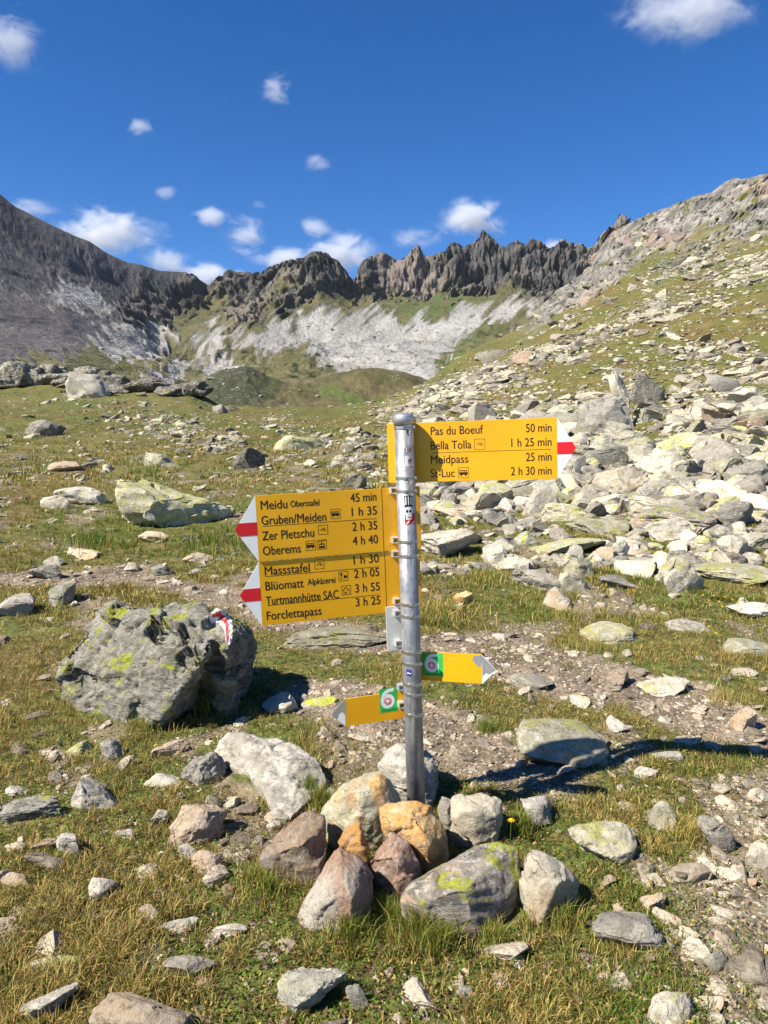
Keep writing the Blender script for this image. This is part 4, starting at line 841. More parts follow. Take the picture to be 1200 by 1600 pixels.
# ------------------------------------------------------------------ clouds: small bodies of vapour beyond the ridge
t = NT('cloud_vapour'); t.t.nodes.remove(t.b); tc = t.n('ShaderNodeTexCoord')
ln = t.n('ShaderNodeVectorMath', operation='LENGTH'); t.l(tc.outputs['Object'], ln.inputs[0])
mp = t.n('ShaderNodeMapping'); mp.inputs['Scale'].default_value = (.0052, .0052, .0085); mp.inputs['Rotation'].default_value = (0, .5, 0); t.l(t.pos(), mp.inputs[0]); n1 = t.noise(1., 9, .66, mp.outputs[0], .5); fall = t.ramp(ln.outputs['Value'], .15, 1., 1., 0.)
d = t.math('MULTIPLY', t.ramp(t.math('ADD', t.math('MULTIPLY', n1, 1.), t.math('MULTIPLY', fall, .30)), .62, .88), fall)
oi = t.n('ShaderNodeObjectInfo'); ar = t.n('ShaderNodeSeparateColor'); t.l(oi.outputs['Color'], ar.inputs[0])
pv = t.n('ShaderNodeVolumePrincipled'); pv.inputs['Color'].default_value = (.96, .97, 1, 1); pv.inputs['Anisotropy'].default_value = -.15
t.l(t.math('MULTIPLY', d, t.math('MULTIPLY', ar.outputs[0], .012)), pv.inputs['Density']); t.l(pv.outputs[0], t.out.inputs['Volume'])
cloud_me = np_mesh('cloud', ICO[3][0], [ICO[3][1]]); cloud_me.materials.append(t.m)
for cx, cy, cw, ch, dn, label in [(1075, 18, 230, 74, .4, 'large dull cloud cut off by the top edge of the picture'), (15, 62, 110, 90, .5, 'cloud scrap cut off by the edge of the picture high over the dark mountain'),
    (435, 138, 56, 50, .9, 'small bright puff high in the middle of the blue sky'), (221, 199, 46, 34, .9, 'tiny puff lower and nearer the dark mountain than the bright one'), (497, 254, 44, 32, .7, 'faint tiny puff straight above the pale peak'),
    (258, 301, 44, 26, .6, 'faint wisp above the long slope of the dark mountain'), (165, 362, 180, 80, .9, 'largest white cloud, lying on the slope of the dark mountain'), (262, 410, 100, 46, 1., 'white cloud just over the end of the dark slope'),
    (325, 432, 130, 40, 1., 'long low white cloud behind the saddle of the ridge'), (328, 340, 74, 34, .9, 'slanting white streak of cloud above the saddle'), (382, 370, 76, 66, .9, 'ragged white cloud under the slanting streak'),
    (490, 357, 60, 36, .7, 'thin veil of cloud above the pale peak'), (535, 398, 130, 74, 1., 'white cloud rising behind the pale rounded peak'), (455, 408, 110, 44, .9, 'white cloud touching the shoulder of the pale peak'),
    (742, 344, 130, 60, 1., 'white cloud right above the highest black pinnacle'), (655, 372, 90, 40, .5, 'thin veil of cloud between two black pinnacles'), (862, 382, 50, 26, .9, 'scrap of cloud in a gap of the black ridge'), (40, 326, 90, 34, .6, 'thin cloud clinging to the top of the dark mountain'), (405, 320, 36, 20, .5, 'faint wisp above the ragged cloud')]:
    D_ = 5200; o = bpy.data.objects.new('cloud', cloud_me); COL.objects.link(o); o.location = at(cx, cy, D_); o.scale = (cw/FPX*D_*.72, cw/FPX*D_*.42, ch/FPX*D_*.74); o.color = (dn, 0, 0, 1)
    tag(o, label, 'cloud', 'fair weather clouds over the ridge')
# ------------------------------------------------------------------ grass
def blades(name, X, Y, L, W, r, cols, mat, lean=(.2, .9), clump=None):
    """Bent tapering blades; clump = per-blade outward direction (angle) or None."""
    n = len(X); Z = ground_z(X, Y)-.004
    a = r.uniform(0, 6.28, n) if clump is None else clump+r.normal(0, .6, n)
    ln = r.uniform(*lean, n); dx, dy = np.cos(a), np.sin(a)
    f = r.uniform(0, 6.28, n); sx, sy = np.cos(f)*W/2, np.sin(f)*W/2
    b = xyz(X, Y, Z); m = b+np.stack([dx*L*ln*.28, dy*L*ln*.28, L*.58], -1); tp = b+np.stack([dx*L*ln*.85, dy*L*ln*.85, L*np.sqrt(np.maximum(1-.55*ln**2, .2))*.98], -1)
    sd = np.stack([sx, sy, 0*sx], -1)
    V = np.stack([b-sd, b+sd, m+sd*.8, m-sd*.8, tp], 1).reshape(-1, 3)
    BL.append((V, np.repeat(cols, 5, 0)))
BL = []
t = NT('grass_blades'); c = t.attr('tint', 'Color'); t.base(c); t.b.inputs['Roughness'].default_value = .6; t.b.inputs['Specular IOR Level'].default_value = .3
tr = t.n('ShaderNodeBsdfTranslucent'); t.l(c, tr.inputs[0]); ms = t.n('ShaderNodeMixShader'); ms.inputs[0].default_value = .28
t.l(t.b.outputs[0], ms.inputs[1]); t.l(tr.outputs[0], ms.inputs[2]); t.l(ms.outputs[0], t.out.inputs[0]); M['blade'] = t.m
G_GREEN, G_OLIVE, G_STRAW, G_RUST, G_DEEP = map(np.array, ((.12, .19, .022), (.235, .222, .038), (.47, .35, .105), (.30, .165, .055), (.055, .10, .014)))
gr = np.random.default_rng(55)
def tint(X, Y, n_seed=0):
    P = xyz(X, Y); a = fbm(P/.6, 3, 131+n_seed); b = fbm(P/2.3, 3, 137); px, py = project(xyz(X, Y, ground_z(X, Y, False)))
    green = np.exp(-(((px-230)/260)**2+((py-830)/45)**2))*1.1 + .6*np.exp(-(((px-540)/200)**2+((py-1430)/90)**2)) + .5*np.exp(-(((px-760)/50)**2+((py-1140)/30)**2)) + .6*np.exp(-(((px-1010)/60)**2+((py-800)/20)**2))
    s = gr.random(len(X)); d = sstep(-.35, .45, a*.6+b*.9+green*1.2-.22)
    c = np.where((s < .17+.55*d)[:, None], np.where((gr.random(len(X)) < .35+.5*d)[:, None], G_GREEN, G_OLIVE), np.where((gr.random(len(X)) < .74)[:, None], G_STRAW, G_RUST))
    c = np.where((gr.random(len(X)) < .14)[:, None], G_DEEP, c)
    return c*gr.uniform(.65, 1.3, len(X))[:, None]
def filt(X, Y, *more, soft=.9, k=1.):
    m = gr.random(len(X)) < 1-dirt_mask(X, Y)*k
    for fx, fy, rx, ry in FOOT:
        if fy > Y.max()+1: continue
        m &= ((X-fx)/(rx*soft))**2+((Y-fy)/(ry*soft))**2 > 1
    return [a[m] for a in (X, Y, *more)]
def tufts(n, y0, y1, per, rad, p, umax=.66):
    X, Y = sample(n, y0, y1, gr, umax, p); P = xyz(X, Y); keep = gr.random(n) < .25+.75*sstep(-.35, .35, fbm(P/.45, 3, 141)); X, Y = X[keep], Y[keep]
    h = gr.uniform(.55, 1.35, len(X))*(1+.5*fbm(xyz(X, Y)/.9, 2, 143)); X, Y, h = np.repeat(X, per), np.repeat(Y, per), np.repeat(h, per)
    a = gr.uniform(0, 6.28, len(X)); rr = rad*np.sqrt(gr.random(len(X))); return X+np.cos(a)*rr, Y+np.sin(a)*rr, a, h
X, Y, A, H = tufts(11500, 1.25, 5.2, 34, .034, .9, .72); X, Y, A, H = filt(X, Y, A, H)
blades('grass', X, Y, H*gr.uniform(.016, .048, len(X)), gr.uniform(.0014, .0028, len(X)), gr, tint(X, Y), M['blade'], (.35, 1.15), A)
X, Y, A, H = tufts(12500, 4.8, 13, 22, .05, .8); X, Y, A, H = filt(X, Y, A, H)
blades('grass', X, Y, H*gr.uniform(.025, .065, len(X)), gr.uniform(.003, .006, len(X)), gr, tint(X, Y), M['blade'], (.3, 1.1), A)
X, Y, A, H = tufts(9500, 12, 45, 16, .12, .7); X, Y, A, H = filt(X, Y, A, H)
blades('grass', X, Y, H*gr.uniform(.05, .12, len(X)), gr.uniform(.009, .02, len(X)), gr, tint(X, Y), M['blade'], (.3, 1.1), A)
# taller tussocks read off the photo: (x, y, radius px, blade length m, greenness)
TUS = [(655, 1470, 40, .13, .8), (612, 1445, 22, .08, .9), (545, 1470, 40, .10, .8), (300, 1105, 60, .13, .5), (500, 1262, 20, .09, .8), (815, 1300, 22, .09, .9), (480, 1240, 16, .09, 1.), (770, 1475, 26, .07, .7), (965, 1480, 45, .09, .3), (1070, 1310, 32, .09, .2),
       (120, 1090, 32, .10, .5), (330, 1110, 36, .15, .4), (230, 1140, 40, .08, .7), (420, 1400, 60, .08, .7), (870, 1440, 45, .09, .7), (560, 1462, 26, .07, .8), (400, 1378, 30, .05, .7), (240, 800, 130, .16, 1.), (140, 850, 100, .18, 1.), (400, 845, 60, .15, 1.), (330, 850, 80, .15, 1.), (760, 1140, 30, .06, 1.), (1130, 1095, 50, .09, .25), (930, 1015, 60, .10, .3), (700, 960, 50, .10, .4), (760, 905, 60, .10, .5), (600, 1430, 20, .07, .9), (690, 1485, 26, .10, .8)]
Xs, Ys, Ls, Ws, Cs = [], [], [], [], []
for (x, y, rp, ln, gn) in TUS:
    G = hit(x, y); dep = G[1]*CP+(EYE-G[2])*SP; rad = rp/FPX*dep; n = int(260+240*gn) if G[1] < 5 else 700
    a = gr.uniform(0, 6.28, n); rr = rad*np.abs(gr.normal(0, .55, n)); Xs.append(G[0]+np.cos(a)*rr); Ys.append(G[1]+np.sin(a)*rr*(1 if G[1] < 5 else 1.5)); Ls.append(ln*gr.uniform(.5, 1.15, n)); Ws.append(np.full(n, .0022 if G[1] < 5 else .006))
    pick = gr.random(n); Cs.append(np.where((pick < gn)[:, None], np.where((gr.random(n) < .55)[:, None], G_GREEN*1.15, G_OLIVE), G_STRAW)*gr.uniform(.65, 1.25, n)[:, None])
blades('grass', *(np.concatenate(v) for v in (Xs, Ys, Ls, Ws)), gr, np.concatenate(Cs), M['blade'], (.15, .8))
BV = np.concatenate([b_[0] for b_ in BL]); BC = np.concatenate([b_[1] for b_ in BL]); k = np.arange(len(BV)//5)[:, None]*5
me = np_mesh('grass', BV, [k+np.array([[0, 1, 2, 3]]), k+np.array([[3, 2, 4]])]); set_attr(me, 'tint', BC); tag(link('grass', me, M['blade']), kind='stuff')
# dead leaves, moss cushions and tiny creeping plants between the blades
X, Y = sample(120000, 1.25, 6.5, gr, .72, .85); X, Y = filt(X, Y, k=.75); n = len(X); Z = ground_z(X, Y)+gr.uniform(0, .02, n)
s = gr.uniform(.003, .0075, n); T = gr.normal(size=(n, 3)); T[:, 2] *= .5; T /= np.linalg.norm(T, axis=1)[:, None]; B = np.cross(T, np.array([0, 0, 1.])+gr.normal(size=(n, 3))*.5); B /= np.linalg.norm(B, axis=1)[:, None]
b = xyz(X, Y, Z); V = np.stack([b-T*s[:, None], b+B*s[:, None]*.5, b+T*s[:, None], b-B*s[:, None]*.5], 1).reshape(-1, 3)
pk = gr.random(n); cc = np.where((pk < .45)[:, None], G_GREEN*.9, np.where((pk < .72)[:, None], np.array((.14, .09, .045)), np.where((pk < .85)[:, None], np.array((.20, .075, .035)), G_STRAW)))*gr.uniform(.5, 1.25, n)[:, None]
me = np_mesh('ground_cover', V, [np.arange(n)[:, None]*4+np.arange(4)[None]]); set_attr(me, 'tint', np.repeat(cc, 4, 0)); tag(link('ground_cover', me, M['blade']), kind='stuff')
# a few yellow flowers among the stones
t = NT('petal_yellow'); t.base((.75, .42, .01)); M['petal'] = t.m; t = NT('flower_stem'); t.base((.06, .11, .02)); M['stem'] = t.m
def flower(px_, py_, h, label, group):
    G = hit(px_, py_); root = bpy.data.objects.new('flower', None); COL.objects.link(root); root.location = (G[0], G[1], float(ground_z(G[0], G[1]))); tag(root, label, 'flower', group)
    lx, ly = gr.uniform(-.3, .3, 2)*h; n = 6; ring_ = [(math.cos(6.283*k/n), math.sin(6.283*k/n)) for k in range(n)]
    V = [(c_*.0016+f_*lx, s_*.0016+f_*ly, f_*h) for f_ in (0, .5, 1) for c_, s_ in ring_]; F = [(a*n+k, a*n+(k+1) % n, (a+1)*n+(k+1) % n, (a+1)*n+k) for a in range(2) for k in range(n)]
    me = bpy.data.meshes.new('stem'); me.from_pydata(V, [], F); link('stem', me, M['stem'], root)
    V, F = [(lx, ly, h+.003)], []; rp = .013*gr.uniform(.8, 1.3)
    for k in range(11):
        a = 6.283*k/11; V += [(lx+math.cos(a-.2)*rp*.6, ly+math.sin(a-.2)*rp*.6, h+.003), (lx+math.cos(a)*rp, ly+math.sin(a)*rp, h-.001), (lx+math.cos(a+.2)*rp*.6, ly+math.sin(a+.2)*rp*.6, h+.003)]; F.append((0, 3*k+1, 3*k+2, 3*k+3))
    V2, F2 = ICO[1]; o_ = len(V); V += [(lx+v[0]*rp*.35, ly+v[1]*rp*.35, h+.004+v[2]*rp*.3) for v in V2]; F += [tuple(int(q)+o_ for q in f) for f in F2]
    me = bpy.data.meshes.new('flower_head'); me.from_pydata(V, [], F); link('flower_head', me, M['petal'], root)
flower(797, 1322, .10, 'single yellow flower between the layered grey wedge and the white blocky stone', None)
for x_, y_ in [(1106, 958), (1118, 950), (1126, 961), (1133, 953), (1141, 958), (1112, 966), (1150, 966), (1098, 950), (1128, 970)]: flower(x_, y_, .10, 'small yellow flower in the clump by the smooth pale stone', 'yellow flowers by the smooth pale stone')
for x_, y_ in [(1104, 1006), (1112, 1000), (1120, 1008)]: flower(x_, y_, .08, 'small yellow flower in the grass before the yellow lichen slab', 'yellow flowers before the lichen slab')
# ------------------------------------------------------------------ the signpost
M['galv'] = None
t = NT('galvanised_steel'); g1 = t.noise(28, 5, .6); vt = t.n('ShaderNodeTexVoronoi'); vt.inputs['Scale'].default_value = 90; t.l(t.pos(), vt.inputs['Vector'])
mp = t.n('ShaderNodeMapping'); mp.inputs['Scale'].default_value = (60, 60, 3); t.l(t.pos(), mp.inputs[0]); streak = t.noise(1.5, 5, .7, mp.outputs[0])
c = t.mix(t.ramp(g1, .35, .65), (.20, .205, .21), (.30, .305, .315)); c = t.mix(t.math('MULTIPLY', vt.outputs['Color'], .25), c, (.46, .47, .49)); c = t.mix(t.ramp(streak, .52, .72), c, (.52, .52, .52))
c = t.mix(t.ramp(t.noise(60, 5, .75, seed=3), .60, .68), c, (.24, .24, .25))
t.base(c); t.b.inputs['Metallic'].default_value = .55; t.put(t.b.inputs['Roughness'], t.ramp(g1, .3, .7, .38, .58)); t.normal(t.bump(t.noise(120, 4), .15, .002)); M['galv'] = t.m
M['clamp'] = plain('stainless_steel', (.52, .50, .47), .28, .9, .5, 0, .1)
M['bracket'] = plain('aluminium_bracket', (.62, .62, .61), .4, .6)
M['yellow'] = plain('trail_sign_yellow', (.74, .315, .003), .38, 0, .45, 0, .03, 14)
t = NT('weathered_sign_yellow'); mp = t.n('ShaderNodeMapping'); mp.inputs['Scale'].default_value = (9, 9, 2.2); t.l(t.pos(), mp.inputs[0])
c = t.mix(t.ramp(t.noise(5, 4), .3, .7), (.71, .335, .003), (.78, .385, .005)); c = t.mix(t.math('MULTIPLY', t.ramp(t.noise(2.2, 6, .7, mp.outputs[0]), .56, .72), .30), c, (.50, .30, .06))
mp2 = t.n('ShaderNodeMapping'); mp2.inputs['Scale'].default_value = (12, 12, 160); mp2.inputs['Rotation'].default_value = (.3, .9, .2); t.l(t.pos(), mp2.inputs[0])
c = t.mix(t.math('MULTIPLY', t.ramp(t.noise(1., 3, .6, mp2.outputs[0]), .68, .72), .35), c, (.80, .55, .2)); c = t.mix(t.ramp(t.noise(95, 3, .6), .72, .76), c, (.35, .17, .02))
t.base(c); t.put(t.b.inputs['Roughness'], t.ramp(t.noise(6, 5, .6), .3, .7, .30, .50)); t.b.inputs['Specular IOR Level'].default_value = .45; t.normal(t.bump(t.noise(4, 2), .12, .01)); M['yellow'] = t.m
M['white'] = plain('sign_white', (.78, .78, .77), .42, 0, .4, 0, .03)
M['red'] = plain('sign_red', (.62, .012, .02), .42, 0, .4)
M['black'] = plain('sign_black', (.014, .012, .012), .5, 0, .3)
M['green_s'] = plain('route_green', (.03, .42, .07), .45, 0, .4)
M['oldwhite'] = plain('faded_plate_white', (.62, .61, .57), .5, 0, .35, 0, .08, 20)
M['silver'] = plain('bare_aluminium', (.50, .50, .52), .38, .7)
M['pinkred'] = plain('emblem_red', (.66, .13, .15), .5); M['wine'] = plain('sticker_wine', (.28, .05, .04), .5); M['blue_s'] = plain('sticker_blue', (.03, .045, .22), .5)
M['sgrey'] = plain('sticker_grey', (.45, .43, .42), .5)
post = bpy.data.objects.new('signpost', None); COL.objects.link(post)
tag(post, 'galvanised hiking signpost with yellow direction boards and small route markers, standing in piled stones', 'signpost')
TOP, BOT = at(630.5, 648, 2.42), at(651.5, 1285, 2.40); AX = (TOP-BOT)/np.linalg.norm(TOP-BOT); RAD = .0325
post.location = BOT; PB = Vector(BOT)
def child(name, V, F, mat, parent, smooth=False, label=None):
    me = bpy.data.meshes.new(name); me.from_pydata([tuple(np.array(v)) for v in V], [], [tuple(f) for f in F])
    if smooth: me.polygons.foreach_set('use_smooth', np.ones(len(me.polygons), bool))
    o = link(name, me, mat, parent)
    if parent == post: o.matrix_parent_inverse = Matrix.Translation(-PB)
    if label: o['label'] = label
    return o
EX = np.cross(AX, [0, -1, 0]); EX = -EX/np.linalg.norm(EX)          # to the right, square to the post
if EX[0] < 0: EX = -EX
EY = np.cross(AX, EX)                                              # away from the camera
def on_axis(py):
    """Point of the post axis seen at a photo height."""
    f = np.linspace(-.1, 1.1, 3000); P = BOT+(TOP-BOT)*f[:, None]; return P[np.argmin(np.abs(project(P)[1]-py))]
def lathe(prof, n=40):
    V, F = [], []
    for c, r_ in prof:
        for k in range(n):
            a = 2*math.pi*k/n; V.append(c+r_*(EX*math.cos(a)+EY*math.sin(a)))
    for i in range(len(prof)-1):
        for k in range(n): F.append((i*n+k, i*n+(k+1) % n, (i+1)*n+(k+1) % n, (i+1)*n+k))
    F.append(tuple(range(n))[::-1]); F.append(tuple((len(prof)-1)*n+k for k in range(n))); return V, F
V, F = lathe([(BOT-AX*.25, RAD), (TOP-AX*.02, RAD)]); child('pole', V, F, M['galv'], post, True)
pc = post.children[0].data
caph = [(TOP-AX*.034, RAD+.003), (TOP-AX*.008, RAD+.0035), (TOP-AX*.002, RAD+.001), (TOP+AX*.003, RAD*.8), (TOP+AX*.006, RAD*.45), (TOP+AX*.007, .002)]
V, F = lathe(caph); cap = child('pole_cap', V, F, M['silver'], post, True)
def box(c, ax, ay, az, sx, sy, sz):
    V = [c+ax*sx*i/2+ay*sy*j/2+az*sz*k/2 for i in (-1, 1) for j in (-1, 1) for k in (-1, 1)]
    return V, [(0, 1, 3, 2), (4, 6, 7, 5), (0, 4, 5, 1), (2, 3, 7, 6), (0, 2, 6, 4), (1, 5, 7, 3)]
def merge_parts(parts):
    V, F = [], []
    for v, f in parts: F += [tuple(i+len(V) for i in q) for q in f]; V += list(v)
    return V, F
def rod(a, b, r_, n=12):
    d = (b-a)/np.linalg.norm(b-a); u = np.cross(d, [0.3, .5, .8]); u /= np.linalg.norm(u); v = np.cross(d, u)
    V = [c+r_*(u*math.cos(2*math.pi*k/n)+v*math.sin(2*math.pi*k/n)) for c in (a, b) for k in range(n)]
    return V, [(k, (k+1) % n, n+(k+1) % n, n+k) for k in range(n)]+[tuple(range(n))[::-1], tuple(range(n, 2*n))]
V, F = rod(TOP-AX*.022+EX*(RAD+.002)-EY*.004, TOP-AX*.022+EX*(RAD+.008)-EY*.006, .004); child('cap_screw', V, F, M['clamp'], cap)
def clamp(py, lug=True):
    c = on_axis(py); h = .0055
    V, F = lathe([(c-AX*h, RAD+.0003), (c-AX*h*.9, RAD+.0018), (c+AX*h*.9, RAD+.0018), (c+AX*h, RAD+.0003)], 48)
    o = child('hose_clamp', V, F, M['clamp'], post)
    u = -EY*math.cos(.35)+EX*math.sin(.35); w_ = EX*math.cos(.35)+EY*math.sin(.35); s = c+u*(RAD+.005)
    parts = [box(s, w_, AX, u, .020, .013, .006), rod(s-w_*.017+u*.001, s+w_*.019+u*.001, .0042), box(s+w_*.021, w_, AX, u, .005, .010, .010)]
    V, F = merge_parts(parts[:1]); child('worm_housing', V, F, M['clamp'], o)
    V, F = parts[1]; child('screw', V, F, M['clamp'], o); V, F = parts[2]; child('screw_head', V, F, M['clamp'], o)
class Board:
    def __init__(s, name, py, yaw, off, label, mat, px0, px1, y_top, y_bot, thick=.003):
        a = R(yaw); base = np.array([math.cos(a), math.sin(a), 0.]); s.ey = AX; s.ex = base-AX*(base@AX); s.ex /= np.linalg.norm(s.ex); s.n = np.cross(s.ex, s.ey)
        s.o = on_axis(py)-s.n*off; s.name = name; s.mat = mat; s.th = thick; s.label = label
        # body corners: px0/px1 are the photo x of its two ends, y_top/y_bot the heights at the end px0
        A, B, C_ = s.loc(px0, y_top), s.loc(px0, y_bot), s.loc(px1, y_top)
        s.x0, s.x1, s.t, s.b = A[0], C_[0], A[1], B[1]; s.H = s.t-s.b
        s.obj = None
    def loc(s, px, py):
        d = ray(px, py); e = np.array([0, 0, EYE]); k = ((s.o-e)@s.n)/(d@s.n); q = e+d*k-s.o; return q@s.ex, q@s.ey
    def P(s, x, y, z=0.): return s.o+s.ex*x+s.ey*y+s.n*z
    def prism(s, poly, z0, z1):
        n = len(poly); V = [s.P(x, y, z0) for x, y in poly]+[s.P(x, y, z1) for x, y in poly]
        if sum(poly[i][0]*poly[(i+1) % n][1]-poly[(i+1) % n][0]*poly[i][1] for i in range(n)) < 0: V = [s.P(x, y, z0) for x, y in poly[::-1]]+[s.P(x, y, z1) for x, y in poly[::-1]]
        return V, [tuple(range(n))[::-1], tuple(range(n, 2*n))]+[(i, (i+1) % n, n+(i+1) % n, n+i) for i in range(n)]
    def body(s, poly):
        V, F = s.prism(poly, -s.th/2, s.th/2); s.obj = child(s.name, V, F, s.mat, post, False, s.label)
        bv = s.obj.modifiers.new('edge', 'BEVEL'); bv.width = .0007; bv.segments = 2; bv.limit_method = 'ANGLE'; return s.obj
    def sheet(s, name, polys, mat, lift=.0004, label=None, z0=None):
        z0 = s.th/2 if z0 is None else z0
        V, F = merge_parts([s.prism(p_, z0, z0+lift) for p_ in polys]); return child(name, V, F, mat, s.obj, False, label)
    def px(s, *pts): return [s.loc(*p_) for p_ in pts]
    def line(s, a, b, wd):
        (x0, y0), (x1, y1) = s.loc(*a), s.loc(*b); y0 = y1 = (y0+y1)/2; return [(x0, y0-wd/2), (x1, y1-wd/2), (x1, y1+wd/2), (x0, y0+wd/2)]
    def vline(s, x, wd): return [(x-wd/2, s.b), (x+wd/2, s.b), (x+wd/2, s.t), (x-wd/2, s.t)]
FV, FH = {}, None
def text_mesh(txt):
    cu = bpy.data.curves.new('t', 'FONT'); cu.body = txt; cu.size = 1; cu.resolution_u = 4; o = bpy.data.objects.new('t', cu); COL.objects.link(o)
    me = bpy.data.meshes.new_from_object(o.evaluated_get(bpy.context.evaluated_depsgraph_get())); bpy.data.objects.remove(o)
    V = np.array([v.co[:] for v in me.vertices]); F = [tuple(p_.vertices) for p_ in me.polygons]; bpy.data.meshes.remove(me); bpy.data.curves.remove(cu); return V, F
capV, _ = text_mesh('H'); CAPH = capV[:, 1].max()
def lettering(b, items, caph, mat=None, bold=.00035):
    """items: (text, photo x left, photo y of baseline left, photo x right, relative size); all one lettering mesh, a hair proud of the board."""
    for txt, xl, yb, xr, rel in items:
        parts = []
        (x0, y0), (x1, _) = b.loc(xl, yb), b.loc(xr, yb); V, F = text_mesh(txt); sy = caph*rel/CAPH; sx = (x1-x0)/(V[:, 0].max()-V[:, 0].min()); X = (V[:, 0]-V[:, 0].min())*sx+x0; Yb = V[:, 1]*sy+y0
        for k, (ox, oy) in enumerate(((0, 0), (bold, 0), (-bold, 0), (0, bold*.7))):
            parts.append(([b.P(x+ox, y+oy, b.th/2+.0004+.00005*k) for x, y in zip(X, Yb)], F))
        V2, F2 = merge_parts(parts); child('lettering', V2, F2, mat or M['black'], b.obj)
def ring(x, y, r_, n=16, a0=0): return [(x+r_*math.cos(a0+2*math.pi*k/n), y+r_*math.sin(a0+2*math.pi*k/n)) for k in range(n)]
def frame(x0, y0, x1, y1, w_): return [[(x0, y0), (x1, y0), (x1, y0+w_), (x0, y0+w_)], [(x0, y1-w_), (x1, y1-w_), (x1, y1), (x0, y1)], [(x0, y0+w_), (x0+w_, y0+w_), (x0+w_, y1-w_), (x0, y1-w_)], [(x1-w_, y0+w_), (x1, y0+w_), (x1, y1-w_), (x1-w_, y1-w_)]]
def icon(b, kind, cx, cy, size):
    """Little framed pictogram: bus, lookout rays, cable car, glass and cup, hut."""
    x, y = b.loc(cx, cy); s = size/2; q = lambda u, v: (x+u*s, y+v*s); T = []
    T += frame(x-s, y-s, x+s, y+s, size*.035)
    if kind == 'bus':
        T += [[q(-.8, -.35), q(.75, -.35), q(.8, .1), q(-.8, .1)], [q(-.8, .38), q(.62, .38), q(.7, .5), q(-.8, .5)]]
        T += [[q(a, .1), q(a+.1, .1), q(a+.1, .4), q(a, .4)] for a in (-.8, -.35, .1, .5)]
        T += [ring(x+s*a, y-s*.42, s*.17, 12) for a in (-.45, .42)]
    if kind == 'rays':
        for k in range(7):
            a = R(-20+k*33); d, e = (math.cos(a), math.sin(a)), (-math.sin(a), math.cos(a)); T.append([(x+s*(.18*d[0]+.05*e[0]), y-s*.15+s*(.18*d[1]+.05*e[1])), (x+s*(.75*d[0]), y-s*.15+s*.75*d[1]), (x+s*(.18*d[0]-.05*e[0]), y-s*.15+s*(.18*d[1]-.05*e[1]))])
    if kind == 'cable':
        T += [[q(-.8, .55), q(.8, .75), q(.8, .85), q(-.8, .65)], [q(-.05, .2), q(.05, .2), q(.05, .7), q(-.05, .7)], [q(-.6, .0), q(.6, .0), q(.6, .2), q(-.6, .2)], [q(-.6, -.75), q(.6, -.75), q(.6, -.35), q(-.6, -.35)], [q(-.6, -.35), q(-.5, -.35), q(-.5, 0), q(-.6, 0)], [q(.5, -.35), q(.6, -.35), q(.6, 0), q(.5, 0)], [q(-.05, -.35), q(.05, -.35), q(.05, 0), q(-.05, 0)]]
    if kind == 'glass':
        T += [[q(-.7, .65), q(-.2, .65), q(-.3, .15), q(-.6, .15)], [q(-.48, -.5), q(-.42, -.5), q(-.42, .15), q(-.48, .15)], [q(-.68, -.6), q(-.22, -.6), q(-.22, -.5), q(-.68, -.5)], [q(.1, -.45), q(.6, -.45), q(.65, .15), q(.05, .15)], [q(.63, -.3), q(.82, -.3), q(.82, .05), q(.66, .05)]]
    if kind == 'hut':
        T += [[q(-.75, .05), q(0, .75), q(0, .6), q(-.75, -.08)], [q(0, .75), q(.75, .05), q(.75, -.08), q(0, .6)], [q(-.6, -.75), q(-.5, -.75), q(-.5, .1), q(-.6, .1)], [q(.5, -.75), q(.6, -.75), q(.6, .1), q(.5, .1)], [q(-.3, -.75), q(.0, -.75), q(.0, -.3), q(-.3, -.3)], ring(x+s*.2, y+s*.05, s*.12, 10)]
    o = b.sheet('pictogram', T, M['black'], .0004); return o
def arrow(b, x_base, x_tip, side=1):
    """White arrow tip with a red middle band, as on mountain trail boards."""
    m = (b.t+b.b)/2; h = b.H*.5; f = .10*b.H
    tip = b.sheet('arrow_tip', [[(x_base, b.b), (x_tip, m), (x_base, b.t)]], M['white'], .003, None, -.0015)
    k = f/h; xb = x_tip+(x_base-x_tip)*k
    V, F = b.prism([(x_base-.0003*side, m-f), (xb, m-f), (x_tip+.0003*side, m), (xb, m+f), (x_base-.0003*side, m+f)], -.0021, .0021); child('red_band', V, F, M['red'], b.obj)
# upper board, pointing right
b = Board('direction_board', 705, -10, RAD+.014, 'board pointing right to Pas du Boeuf, Bella Tolla, Meidpass and St-Luc', M['yellow'], 604.5, 870.5, 662.5, 754.5)
b.body([(b.x0, b.b), (b.x1, b.b), (b.x1, b.t), (b.x0, b.t)]); arrow(b, b.x1, b.loc(900, 700)[0], 1)
lettering(b, [('Pas du Boeuf', 673.3, 680, 755, 1), ('50 min', 821.9, 675.5, 861.7, 1), ('Bella Tolla', 673.3, 702.5, 736.6, 1), ('1 h 25 min', 799, 698.3, 861.7, 1), ('Meidpass', 673.3, 724.5, 731.6, 1), ('25 min', 821.9, 720.6, 861.7, 1), ('St-Luc', 673.3, 746, 710.5, 1), ('2 h 30 min', 798.5, 742.7, 861.7, 1)], .0278)
b.sheet('separator_line', [b.line((673.9, 707), (860.9, 702.5), .0013)], M['black'])
icon(b, 'rays', 749.5, 694, .036); icon(b, 'bus', 724.3, 738.6, .036)
